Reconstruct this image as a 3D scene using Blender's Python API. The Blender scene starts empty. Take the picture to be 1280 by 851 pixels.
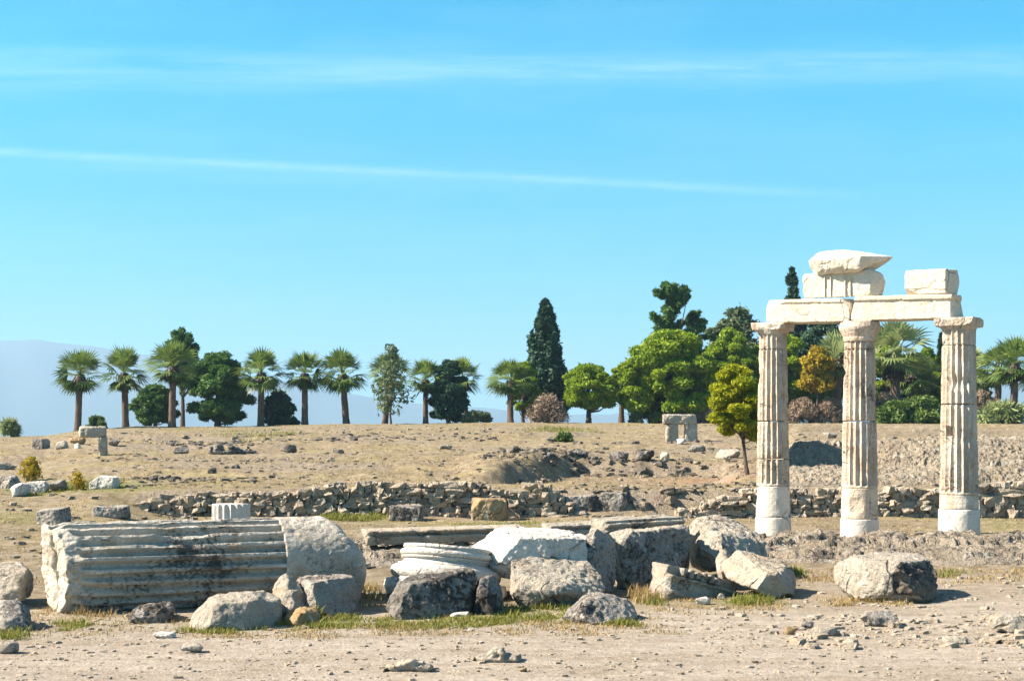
import bpy, bmesh, math, random
import numpy as np
from mathutils import Vector, Matrix

S = bpy.context.scene
COL = S.collection
F = 1778.0          # focal length in photo pixels (1280 wide)
EYE = 1.65          # eye height
HZ = 555.0          # photo row of the true horizon

# ------------------------------------------------------------------ camera
cam = bpy.data.cameras.new('camera')
cam.sensor_fit = 'HORIZONTAL'
cam.sensor_width = 36.0
cam.lens = 36.0 * F / 1280.0
cam.shift_y = (HZ - 425.5) / 1280.0
cam.clip_start = 0.1
cam.clip_end = 20000
camo = bpy.data.objects.new('camera', cam)
camo.location = (0, 0, EYE)
camo.rotation_euler = (math.radians(90), 0, 0)
COL.objects.link(camo)
S.camera = camo

# ------------------------------------------------------------------ world
SUN_EL = math.radians(39)
SUN_AZ = math.radians(263)      # compass style: 0 = +Y, 90 = +X, so 270 = from the left
W = bpy.data.worlds.new('World')
S.world = W
W.use_nodes = True
nt = W.node_tree
nt.nodes.clear()


def nd(tree, kind, **kw):
    n = tree.nodes.new(kind)
    for k, v in kw.items():
        if k.startswith('i_'):
            n.inputs[k[2:].replace('_', ' ')].default_value = v
        else:
            setattr(n, k, v)
    return n


def mth(tree, op, a, b=None, c=None, clamp=False):
    n = tree.nodes.new('ShaderNodeMath')
    n.operation = op
    n.use_clamp = clamp
    for i, v in enumerate((a, b, c)):
        if v is None:
            continue
        if isinstance(v, (int, float)):
            n.inputs[i].default_value = v
        else:
            tree.links.new(v, n.inputs[i])
    return n.outputs[0]


def mixc(tree, fac, a, b, blend='MIX'):
    n = tree.nodes.new('ShaderNodeMix')
    n.data_type = 'RGBA'
    n.blend_type = blend
    for idx, v in ((0, fac), (6, a), (7, b)):
        if isinstance(v, (int, float)):
            n.inputs[idx].default_value = v
        elif isinstance(v, tuple):
            n.inputs[idx].default_value = v if len(v) == 4 else (*v, 1)
        else:
            tree.links.new(v, n.inputs[idx])
    return n.outputs[2]


sky = nd(nt, 'ShaderNodeTexSky', sky_type='NISHITA', sun_disc=False, sun_elevation=SUN_EL,
         sun_rotation=SUN_AZ, altitude=350, air_density=1.0, dust_density=0.3, ozone_density=2.2)
tc = nd(nt, 'ShaderNodeTexCoord')
sep = nd(nt, 'ShaderNodeSeparateXYZ')
nt.links.new(tc.outputs['Generated'], sep.inputs[0])
fwd = mth(nt, 'MAXIMUM', sep.outputs[1], .03)
az = mth(nt, 'DIVIDE', sep.outputs[0], fwd)
el = mth(nt, 'DIVIDE', sep.outputs[2], fwd)
elev = mth(nt, 'ARCSINE', sep.outputs[2])
comb = nd(nt, 'ShaderNodeCombineXYZ')
nt.links.new(az, comb.inputs[0])
nt.links.new(el, comb.inputs[1])


def sky_noise(sx, sy, detail=6, rough=.6):
    mp = nd(nt, 'ShaderNodeMapping')
    mp.inputs['Scale'].default_value = (sx, sy, 1)
    nt.links.new(comb.outputs[0], mp.inputs[0])
    n = nd(nt, 'ShaderNodeTexNoise')
    n.inputs['Scale'].default_value = 1
    n.inputs['Detail'].default_value = detail
    n.inputs['Roughness'].default_value = rough
    nt.links.new(mp.outputs[0], n.inputs[0])
    return n.outputs[0]


def streak(az0, el0, az1, el1, wid, amp, wob, nz, edge=0.02):
    """a long thin vapour trail between two directions of the sky"""
    slope = (el1 - el0) / (az1 - az0)
    line = mth(nt, 'MULTIPLY_ADD', mth(nt, 'SUBTRACT', az, az0), slope, el0)
    w = mth(nt, 'MULTIPLY', mth(nt, 'SUBTRACT', sky_noise(7, 3, 3), .5), wob)
    d = mth(nt, 'DIVIDE', mth(nt, 'ADD', mth(nt, 'SUBTRACT', el, line), w), wid)
    g = mth(nt, 'POWER', 2.718, mth(nt, 'MULTIPLY', mth(nt, 'MULTIPLY', d, d), -1.0))
    a = mth(nt, 'DIVIDE', mth(nt, 'SUBTRACT', az1, az), edge, clamp=True)
    b = mth(nt, 'DIVIDE', mth(nt, 'SUBTRACT', az, az0), edge, clamp=True)
    r = mth(nt, 'MULTIPLY', mth(nt, 'MULTIPLY', g, a), b)
    return mth(nt, 'MULTIPLY', mth(nt, 'MULTIPLY', r, nz), amp)


nzA = mth(nt, 'MULTIPLY_ADD', sky_noise(7, 110, 9, .68), 2.4, -.70, clamp=True)
nzB = mth(nt, 'MULTIPLY_ADD', sky_noise(22, 90, 8, .7), 1.8, -.25, clamp=True)
c1 = streak(-1.0, .268, 1.0, .263, .013, .13, .014, nzA, .3)
c1b = streak(-.6, .245, .55, .276, .007, .06, .01, nzA, .3)
c2 = streak(-.75, .2250, .270, .1735, .0030, .13, .002, nzB, .12)
c3 = streak(-.45, .204, .05, .178, .007, .05, .006, nzA, .15)
veil = mth(nt, 'MULTIPLY', mth(nt, 'MULTIPLY_ADD', sky_noise(5, 26, 8, .62), 2.2, -.95, clamp=True), .05)
cl = mth(nt, 'ADD', mth(nt, 'ADD', c1, c1b), mth(nt, 'ADD', c2, mth(nt, 'ADD', c3, veil)), clamp=True)
high = mth(nt, 'DIVIDE', mth(nt, 'SUBTRACT', elev, .32), .40, clamp=True)
lowf = mth(nt, 'DIVIDE', mth(nt, 'SUBTRACT', elev, .04), .22, clamp=True)
tint = mixc(nt, 1.0, sky.outputs[0], mixc(nt, high, mixc(nt, lowf, (.42, .80, 1.06), (0.02, 1.13, 1.25)), (.95, 1.0, 1.0)), 'MULTIPLY')
skyc = mixc(nt, cl, tint, (11.0, 11.6, 12.0))
bg = nd(nt, 'ShaderNodeBackground')
bg.inputs["Strength"].default_value = 0.051
nt.links.new(skyc, bg.inputs[0])
wo = nd(nt, 'ShaderNodeOutputWorld')
nt.links.new(bg.outputs[0], wo.inputs[0])

# ------------------------------------------------------------------ sun, exposure
sl = bpy.data.lights.new('sun', 'SUN')
sl.energy = 5.0
sl.angle = math.radians(.53)
sl.color = (1.0, .86, .70)
so = bpy.data.objects.new('sun', sl)
sdir = Vector((math.sin(SUN_AZ) * math.cos(SUN_EL), math.cos(SUN_AZ) * math.cos(SUN_EL), math.sin(SUN_EL)))
so.rotation_euler = sdir.to_track_quat('Z', 'Y').to_euler()
so.location = (-30, 10, 40)
COL.objects.link(so)
S.view_settings.view_transform = 'Standard'
S.view_settings.look = 'None'
S.view_settings.gamma = 1
S.view_settings.use_curve_mapping = False
S.view_settings.exposure = 1.75
S.render.engine = 'CYCLES'
S.cycles.use_denoising = True
S.cycles.max_bounces = 6
S.cycles.transparent_max_bounces = 8
S.cycles.volume_bounces = 0

# ------------------------------------------------------------------ numeric noise
_rg = np.random.default_rng(7)
PERM = _rg.permutation(256).astype(np.int64)
PERM = np.concatenate([PERM, PERM, PERM])
GR = _rg.normal(size=(256, 3))
GR /= np.linalg.norm(GR, axis=1)[:, None]


def perlin(p):
    p = np.asarray(p, float)
    i = np.floor(p).astype(np.int64)
    f = p - i
    i &= 255
    w = f * f * f * (f * (f * 6 - 15) + 10)
    out = np.zeros(len(p))
    for dx in (0, 1):
        wx = w[:, 0] if dx else 1 - w[:, 0]
        for dy in (0, 1):
            wy = w[:, 1] if dy else 1 - w[:, 1]
            for dz in (0, 1):
                wz = w[:, 2] if dz else 1 - w[:, 2]
                h = PERM[PERM[PERM[(i[:, 0] + dx) & 255] + ((i[:, 1] + dy) & 255)] + ((i[:, 2] + dz) & 255)]
                g = GR[h]
                out += wx * wy * wz * (g[:, 0] * (f[:, 0] - dx) + g[:, 1] * (f[:, 1] - dy) + g[:, 2] * (f[:, 2] - dz))
    return out * 1.6


def fbm(p, oct=4, rough=.5):
    p = np.asarray(p, float)
    a, s, t = 1.0, np.zeros(len(p)), 0
    for k in range(oct):
        s += a * perlin(p * (2.03 ** k) + 17.3 * k)
        t += a
        a *= rough
    return s / t


def n2(x, y, f, oct=3, seed=0.):
    x = np.atleast_1d(np.asarray(x, float))
    y = np.atleast_1d(np.asarray(y, float))
    sh = x.shape
    p = np.stack([x.ravel() * f + seed, y.ravel() * f - seed * .7, np.full(x.size, seed * 1.31)], 1)
    return fbm(p, oct).reshape(sh)


def sst(a, b, x):
    t = np.clip((np.asarray(x, float) - a) / (b - a), 0, 1)
    return t * t * (3 - 2 * t)


# ------------------------------------------------------------------ terrain height
def crest_row(u):
    return np.interp(u, [-400, 0, 55, 100, 170, 300, 400, 640, 860, 1000, 1280, 1700],
                     [549, 546, 545, 538, 533.5, 532.5, 530.5, 528, 529, 529, 529.5, 531])


def H(x, y, fine=True):
    x = np.atleast_1d(np.asarray(x, float))
    y = np.atleast_1d(np.asarray(y, float))
    yy = np.maximum(y, 8.0)
    u = 640 + F * x / yy
    zc = EYE + (HZ - crest_row(u)) / F * 82.0
    low = np.interp(yy, [0, 18, 22, 40], [0, 0, .10, .10])
    # with the stone wall: a step at 30.6 m
    tA = np.clip((yy - 31) / 51, 0, 1)
    zA = np.where(yy < 31, low + (.66 - low) * sst(30.55, 31.0, yy), .66 + (zc - .66) * tA)
    # without it: an even slope
    tB = np.clip((yy - 22) / 60, 0, 1)
    zB = np.where(yy < 22, low, .10 + (zc - .10) * (1 - (1 - tB) ** 1.35))
    wl = sst(110, 230, u)
    z = zB * (1 - wl) + zA * wl
    # cut bank on the right
    yb = np.interp(u, [940, 1060, 1120, 1200, 1300], [36.0, 35.9, 34.8, 33.8, 33.2]) + .35 * n2(x, y * 0, .8, 3, 5.)
    q_ = yy - yb
    zC = np.interp(q_, [-6, -1.3, -.55, .35, 2, 10], [.62, .98, 1.08, 1.66, 1.72, 1.9])
    zC = np.minimum(zC, .62 + np.clip(yy - 31, 0, 9) * .25)
    zC = np.where(yy < 31, zA, np.where(yy < 44, zC, 1.86 + (zc - 1.86) * np.clip((yy - 44) / 38, 0, 1)))
    uj = u + 18 * n2(x, y, .5, 2, 9.)
    wc = sst(955, 1000, uj)
    z = z * (1 - wc) + zC * wc
    # hollow in the middle
    e = n2(x, y, .45, 3, 3.)
    inx = sst(655, 700, uj + (38 - yy) * 12 + 8) * (1 - sst(890, 930, uj))
    iny = sst(32.5, 34.5, yy) * (1 - sst(41.3 + e, 42.0 + e, yy))
    z = z - .38 * inx * iny
    z = z + .30 * sst(560, 610, uj) * (1 - sst(655, 700, uj + (38 - yy) * 12 + 8)) * sst(33, 36, yy) * (1 - sst(41, 47, yy))
    # little ledges on the slope
    sl_ = sst(33, 37, yy) * (1 - sst(74, 80, yy))
    for y0, amp, sd in ((36.8, .10, 1.), (46.5, .16, 2.), (52.5, .14, 4.), (61., .2, 6.), (69, .12, 8.)):
        q = yy - y0 - 2.2 * n2(x, y * 0, .12, 3, sd)
        m = np.clip(n2(x, y, .10, 2, sd + 20) * 3 + .35, 0, 1) * sl_
        z = z + 1.5 * amp * m * (sst(0, .30, q) - sst(-3.5, 4.5, q))
    if fine:
        rough = .25 + .75 * sst(15.5, 19, yy)
        z = z + rough * (.05 * n2(x, y, .35, 2, 11.) * sst(20, 30, yy) + .035 * n2(x, y, 1.1, 3, 12.) * (.3 + .7 * sst(20, 26, yy))
                         + .018 * n2(x, y, 4.0, 3, 13.))
        z = z + .012 * n2(x, y, 2.2, 4, 14.)
        tr = (.07 * n2(x, y, 2.6, 4, 15.) + .10 * np.clip(n2(x, y, 1.1, 4, 16.), 0, 1)) * sst(31, 34, yy) * (1 - sst(66, 82, yy))
        z = z + np.abs(tr)
    # beyond the plateau the land falls away
    z = z - sst(112, 190, yy) * 42.0 - .4 * sst(88, 110, yy)
    return z


def h1(x, y):
    return float(H(x, y)[0])


def X(u, Y):
    return (u - 640.0) / F * Y


def P(u, v, Y):
    """point seen at photo pixel (u, v) at distance Y"""
    return ((u - 640.0) / F * Y, Y, EYE - (v - HZ) / F * Y)


def ground_Y(u, v, y0=9.0, y1=92.0):
    """distance of the ground seen at photo pixel (u, v)"""
    ys = np.arange(y0, y1, .05)
    z = H(X(u, ys), ys)
    rows = HZ - (z - EYE) / ys * F
    k = np.where(rows <= v)[0]
    return float(ys[k[0]]) if len(k) else 84.0


# ------------------------------------------------------------------ object helpers
def link(name, me, mat=None, parent=None, loc=None):
    o = bpy.data.objects.new(name, me)
    COL.objects.link(o)
    if mat is not None and me is not None:
        for m in (mat if isinstance(mat, (list, tuple)) else [mat]):
            me.materials.append(m)
    if parent is not None:
        o.parent = parent
    if loc is not None:
        o.location = loc
    return o


def tag(o, label=None, cat=None, group=None, kind=None):
    for k, v in (('label', label), ('category', cat), ('group', group), ('kind', kind)):
        if v:
            o[k] = v
    return o


def empty(name, loc, rz=0., label=None, cat=None, group=None):
    o = bpy.data.objects.new(name, None)
    o.empty_display_size = .2
    o.location = loc
    o.rotation_euler = (0, 0, rz)
    COL.objects.link(o)
    return tag(o, label, cat, group)


def mesh_np(name, v, faces, smooth=True, midx=None):
    """v (N,3); faces: (M,k) array or list of such arrays"""
    fl = faces if isinstance(faces, list) else [faces]
    fl = [np.asarray(f, np.int32) for f in fl if len(f)]
    me = bpy.data.meshes.new(name)
    me.vertices.add(len(v))
    me.vertices.foreach_set('co', np.asarray(v, np.float32).ravel())
    tot = np.concatenate([np.full(len(f), f.shape[1], np.int32) for f in fl])
    idx = np.concatenate([f.ravel() for f in fl])
    me.loops.add(len(idx))
    me.loops.foreach_set('vertex_index', idx)
    me.polygons.add(len(tot))
    st = np.zeros(len(tot), np.int32)
    st[1:] = np.cumsum(tot)[:-1]
    me.polygons.foreach_set('loop_start', st)
    me.polygons.foreach_set('loop_total', tot)
    me.polygons.foreach_set('use_smooth', np.full(len(tot), smooth))
    if midx is not None:
        me.polygons.foreach_set('material_index', np.asarray(midx, np.int32))
    me.update(calc_edges=True)
    me.validate()
    return me


def put_attr(me, name, val):
    a = me.attributes.new(name, 'FLOAT', 'POINT')
    a.data.foreach_set('value', np.asarray(val, np.float32))


def grid_faces(nr, nc, wrap=False):
    r = np.arange(nr - 1)[:, None]
    c = np.arange(nc if wrap else nc - 1)[None, :]
    a = r * nc + c
    b = r * nc + (c + 1) % nc
    return np.stack([a, b, b + nc, a + nc], -1).reshape(-1, 4)


def hull_mesh(hulls, voxel, smooth=2):
    """union of convex hulls, voxel remeshed: returns vertex coordinates, normals, faces"""
    bm = bmesh.new()
    for pts in hulls:
        vs = [bm.verts.new(p) for p in pts]
        r = bmesh.ops.convex_hull(bm, input=vs)
        junk = [g for g in r['geom_interior'] + r['geom_unused'] if isinstance(g, bmesh.types.BMVert)]
        if junk:
            bmesh.ops.delete(bm, geom=list(set(junk)), context='VERTS')
    me = bpy.data.meshes.new('tmp')
    bm.to_mesh(me)
    bm.free()
    o = bpy.data.objects.new('tmp', me)
    COL.objects.link(o)
    m = o.modifiers.new('r', 'REMESH')
    m.mode = 'VOXEL'
    m.voxel_size = voxel
    if smooth:
        s = o.modifiers.new('s', 'SMOOTH')
        s.factor = .5
        s.iterations = smooth
    ev = o.evaluated_get(bpy.context.evaluated_depsgraph_get())
    em = ev.to_mesh()
    n = len(em.vertices)
    co = np.empty(n * 3)
    em.vertices.foreach_get('co', co)
    no = np.empty(n * 3)
    em.vertices.foreach_get('normal', no)
    npoly = len(em.polygons)
    tot = np.empty(npoly, np.int32)
    em.polygons.foreach_get('loop_total', tot)
    li = np.empty(len(em.loops), np.int32)
    em.loops.foreach_get('vertex_index', li)
    st = np.empty(npoly, np.int32)
    em.polygons.foreach_get('loop_start', st)
    fl = []
    for k in (3, 4):
        s_ = st[tot == k]
        if len(s_):
            fl.append(li[s_[:, None] + np.arange(k)[None, :]])
    ev.to_mesh_clear()
    bpy.data.objects.remove(o)
    bpy.data.meshes.remove(me)
    return co.reshape(-1, 3), no.reshape(-1, 3), fl


def weather(co, no, rough=1.0, seed=0., pit=1.0, chip=1.0):
    rs = np.random.default_rng(int(seed * 13) + 3)
    cc = (co.min(0) + co.max(0)) / 2
    for _ in range(int(19 * chip)):
        n_ = rs.normal(size=3) * np.array([1, 1, .8])
        n_ /= np.linalg.norm(n_)
        dd = (co - cc) @ n_
        co = co - n_ * np.maximum(0, dd - dd.max() * rs.uniform(.80, .96))[:, None]
    q = co + np.array([seed * 3.17, seed * 1.7, seed * .9])
    d = .030 * fbm(q * 1.7, 2) + .015 * fbm(q * 4.6 + 3, 4, .6)
    rg = 1 - 2.2 * np.abs(fbm(q * 6.5 + 71, 3))
    r = .015 * fbm(q * 15 + 9, 4, .65) + .008 * rg
    pm = np.clip(fbm(q * 8.0 + 31, 3) - .08, 0, 1) + .8 * np.clip(fbm(q * 21 + 5, 2) - .18, 0, 1)
    ch = np.clip(fbm(q * 3.1 + 51, 3) - .18, 0, 1)
    return co + no * (rough * (d + r) - pit * .06 * pm - chip * .13 * ch)[:, None]


def rock(name, label, cat, hulls, mat, voxel=.017, smooth=2, rough=1., pit=1., chip=1., seed=None, group=None, parent=None, side=None):
    """a stone; hulls is a list of point lists given as (photo col, photo row, distance)"""
    if not isinstance(hulls[0], list):
        hulls = [hulls]
    wp = [[P(*q) for q in hl] for hl in hulls]
    return rock_w(name, label, cat, wp, mat, voxel, smooth, rough, pit, chip, seed, group, parent, side)


RK = [0]


def rock_w(name, label, cat, wp, mat, voxel=.017, smooth=2, rough=1., pit=1., chip=1., seed=None, group=None, parent=None, side=None):
    RK[0] += 1
    seed = RK[0] if seed is None else seed
    a = np.array([p for hl in wp for p in hl])
    c = np.array([(a[:, 0].min() + a[:, 0].max()) / 2, (a[:, 1].min() + a[:, 1].max()) / 2, a[:, 2].min()])
    co, no, fl = hull_mesh([[tuple(np.array(p) - c) for p in hl] for hl in wp], voxel, smooth)
    n0 = no
    co = weather(co, no, rough, seed, pit, chip)
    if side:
        # one side roughened and recoloured: broken stone, and a painted sunlit corner
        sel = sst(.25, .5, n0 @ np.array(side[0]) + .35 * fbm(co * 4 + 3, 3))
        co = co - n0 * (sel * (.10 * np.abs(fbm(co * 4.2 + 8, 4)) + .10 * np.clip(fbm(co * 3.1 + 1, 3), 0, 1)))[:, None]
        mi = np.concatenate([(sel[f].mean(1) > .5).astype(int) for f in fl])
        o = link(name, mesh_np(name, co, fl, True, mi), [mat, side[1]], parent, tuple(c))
        return tag(o, label, cat, group)
    o = link(name, mesh_np(name, co, fl), mat, parent, tuple(c))
    return tag(o, label, cat, group)


def jitter_rock(seed, sx, sy, sz, nf=9):
    """points of a random angular stone of the given size, base at z = 0"""
    r = np.random.default_rng(seed)
    pts = []
    for _ in range(nf * 2):
        d = r.normal(size=3)
        d /= np.linalg.norm(d)
        d = np.sign(d) * np.abs(d) ** .65
        d *= r.uniform(.62, 1.0)
        pts.append((d[0] * sx * .56, d[1] * sy * .56, sz * .40 + d[2] * sz * .62))
    return pts


# ------------------------------------------------------------------ materials
def new_mat(name):
    m = bpy.data.materials.new(name)
    m.use_nodes = True
    t = m.node_tree
    b = t.nodes['Principled BSDF']
    b.inputs['Specular IOR Level'].default_value = .25
    return m, t, b


def ramp(t, src, stops):
    r = t.nodes.new('ShaderNodeValToRGB')
    e = r.color_ramp.elements
    while len(e) > 1:
        e.remove(e[-1])
    for k, (p, c) in enumerate(stops):
        el_ = e[0] if k == 0 else e.new(p)
        el_.position = p
        el_.color = (c, c, c, 1) if isinstance(c, (int, float)) else (*c, 1)
    t.links.new(src, r.inputs[0])
    return r.outputs[0]


def noise(t, vec, scale, detail=6, rough=.6, dist=0.):
    n = t.nodes.new('ShaderNodeTexNoise')
    n.inputs['Scale'].default_value = scale
    n.inputs['Detail'].default_value = detail
    n.inputs['Roughness'].default_value = rough
    n.inputs['Distortion'].default_value = dist
    t.links.new(vec, n.inputs['Vector'])
    return n.outputs[0]


def stone_mat(name, light, mid, lichen=.5, warm=.3, warmc=(.42, .25, .11), bump=.6, sc=1.0, pits=.4, lich_c=(.035, .035, .038), streak=0.):
    k_ = .96 if 'marble' in name else .80
    light, mid = tuple(k_ * q for q in light), tuple(k_ * q for q in mid)
    m, t, b = new_mat(name)
    tcn = t.nodes.new('ShaderNodeTexCoord')
    oi = t.nodes.new('ShaderNodeObjectInfo')
    ad = t.nodes.new('ShaderNodeVectorMath')
    ad.operation = 'ADD'
    t.links.new(tcn.outputs['Object'], ad.inputs[0])
    t.links.new(oi.outputs['Location'], ad.inputs[1])
    v = ad.outputs[0]
    big = noise(t, v, 1.6 * sc, 5, .6)
    c = mixc(t, ramp(t, big, [(.33, 0), (.64, 1)]), light, mid)
    fin = noise(t, v, 38 * sc, 5, .7)
    c = mixc(t, .55, c, mixc(t, ramp(t, fin, [(.3, 0), (.7, 1)]), (.35, .35, .35), (1, 1, 1)), 'MULTIPLY')
    w = ramp(t, noise(t, v, 2.7 * sc, 6, .65, .6), [(.52, 0), (.72, 1)])
    c = mixc(t, mth(t, 'MULTIPLY', w, warm), c, warmc)
    if streak:
        ms = t.nodes.new('ShaderNodeMapping')
        ms.inputs['Scale'].default_value = (1, 1, .09)
        t.links.new(v, ms.inputs[0])
        sk = ramp(t, noise(t, ms.outputs[0], 11, 6, .7, .3), [(.47, 0), (.66, 1)])
        c = mixc(t, mth(t, 'MULTIPLY', sk, streak), c, (.30, .195, .125))
    # dark lichen: speckle gathered in patches
    pat = noise(t, v, 2.1 * sc, 3, .5)
    spk = noise(t, v, 22 * sc, 8, .72, .3)
    lv = mth(t, 'ADD', mth(t, 'MULTIPLY', pat, .8), spk)
    th = 1.22 - .42 * lichen
    lm = ramp(t, mth(t, 'MULTIPLY', lv, .5), [(th * .5 - .035, 0), (th * .5 + .035, 1)])
    c = mixc(t, mth(t, 'MULTIPLY', lm, .88), c, lich_c)
    vo = t.nodes.new('ShaderNodeTexVoronoi')
    vo.inputs['Scale'].default_value = 24 * sc
    t.links.new(v, vo.inputs['Vector'])
    pv = ramp(t, vo.outputs[0], [(.08, 0), (.3, 1)])
    pm = mth(t, 'MULTIPLY', ramp(t, noise(t, v, 6 * sc, 3), [(.5, 0), (.62, 1)]), pits)
    c = mixc(t, mth(t, 'MULTIPLY', pm, mth(t, 'SUBTRACT', 1, pv)), c, (.05, .045, .04))
    dv = t.nodes.new('ShaderNodeVectorMath')
    dv.operation = 'MULTIPLY_ADD'
    nv = t.nodes.new('ShaderNodeTexNoise')
    nv.inputs['Scale'].default_value = 2.4 * sc
    nv.inputs['Detail'].default_value = 5
    t.links.new(v, nv.inputs['Vector'])
    t.links.new(nv.outputs[1], dv.inputs[0])
    dv.inputs[1].default_value = (.24, .24, .24)
    t.links.new(v, dv.inputs[2])
    ck = t.nodes.new('ShaderNodeTexVoronoi')
    ck.feature = 'DISTANCE_TO_EDGE'
    ck.inputs['Scale'].default_value = 1.25 * sc
    t.links.new(dv.outputs[0], ck.inputs['Vector'])
    cm = mth(t, 'MULTIPLY', ramp(t, ck.outputs[0], [(.004, 1), (.018, 0)]), ramp(t, pat, [(.46, 0), (.56, 1)]))
    c = mixc(t, mth(t, 'MULTIPLY', cm, .55), c, (.07, .055, .042))
    pl = ramp(t, noise(t, dv.outputs[0], 4.5 * sc, 4, .55), [(.60, 0), (.635, 1)])
    c = mixc(t, mth(t, 'MULTIPLY', pl, .34), c, (.60, .585, .53))
    t.links.new(c, b.inputs['Base Color'])
    b.inputs['Roughness'].default_value = .9
    hgt = mth(t, 'ADD', mth(t, 'MULTIPLY', noise(t, v, 14 * sc, 10, .68), 1.0), mth(t, 'MULTIPLY_ADD', mth(t, 'MULTIPLY', pm, pv), .5, mth(t, 'MULTIPLY', cm, -.5)))
    bp = t.nodes.new('ShaderNodeBump')
    bp.inputs['Strength'].default_value = bump
    bp.inputs['Distance'].default_value = .08
    t.links.new(hgt, bp.inputs['Height'])
    t.links.new(bp.outputs[0], b.inputs['Normal'])
    return m


M = {}
M['white'] = stone_mat('white_marble', (.76, .72, .65), (.64, .60, .53), .26, .18, bump=.7)
M['pale'] = stone_mat('pale_limestone', (.66, .60, .50), (.52, .47, .38), .38, .35, bump=1.0)
M['grey'] = stone_mat('lichened_limestone', (.60, .55, .48), (.46, .42, .37), .66, .15, bump=1.0, lich_c=(.035, .030, .027))
M['dark'] = stone_mat('dark_weathered_stone', (.50, .465, .41), (.33, .305, .27), .76, .14, bump=1.1, lich_c=(.040, .037, .034))
M['cream'] = stone_mat('cream_limestone', (.70, .61, .49), (.58, .49, .37), .22, .4, bump=1.0)
M['orange'] = stone_mat('rusty_limestone', (.52, .40, .24), (.45, .30, .14), .4, .7, (.42, .22, .07), bump=.8)
M['column'] = stone_mat('column_marble', (.74, .66, .55), (.58, .48, .37), .46, .70, (.40, .26, .16), bump=.5, pits=.5, lich_c=(.14, .115, .095), streak=.60)
M['plain_drum'] = stone_mat('restored_marble', (.74, .70, .64), (.62, .56, .49), .16, .35, (.50, .36, .26), bump=.3, pits=.2, lich_c=(.25, .22, .19))
M['beam'] = stone_mat('beam_marble', (.78, .70, .58), (.70, .60, .46), .12, .35, (.50, .32, .14), bump=.35, pits=.3)
M['rough_bank'] = stone_mat('rubble_conglomerate', (.56, .49, .39), (.40, .34, .26), .50, .35, (.42, .29, .16), bump=1.2, sc=1.2, pits=.9, lich_c=(.07, .06, .05))
M['wall'] = stone_mat('field_stone', (.74, .63, .48), (.52, .44, .34), .34, .40, (.52, .34, .17), bump=1.0, sc=1.4, lich_c=(.07, .062, .053))


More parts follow.
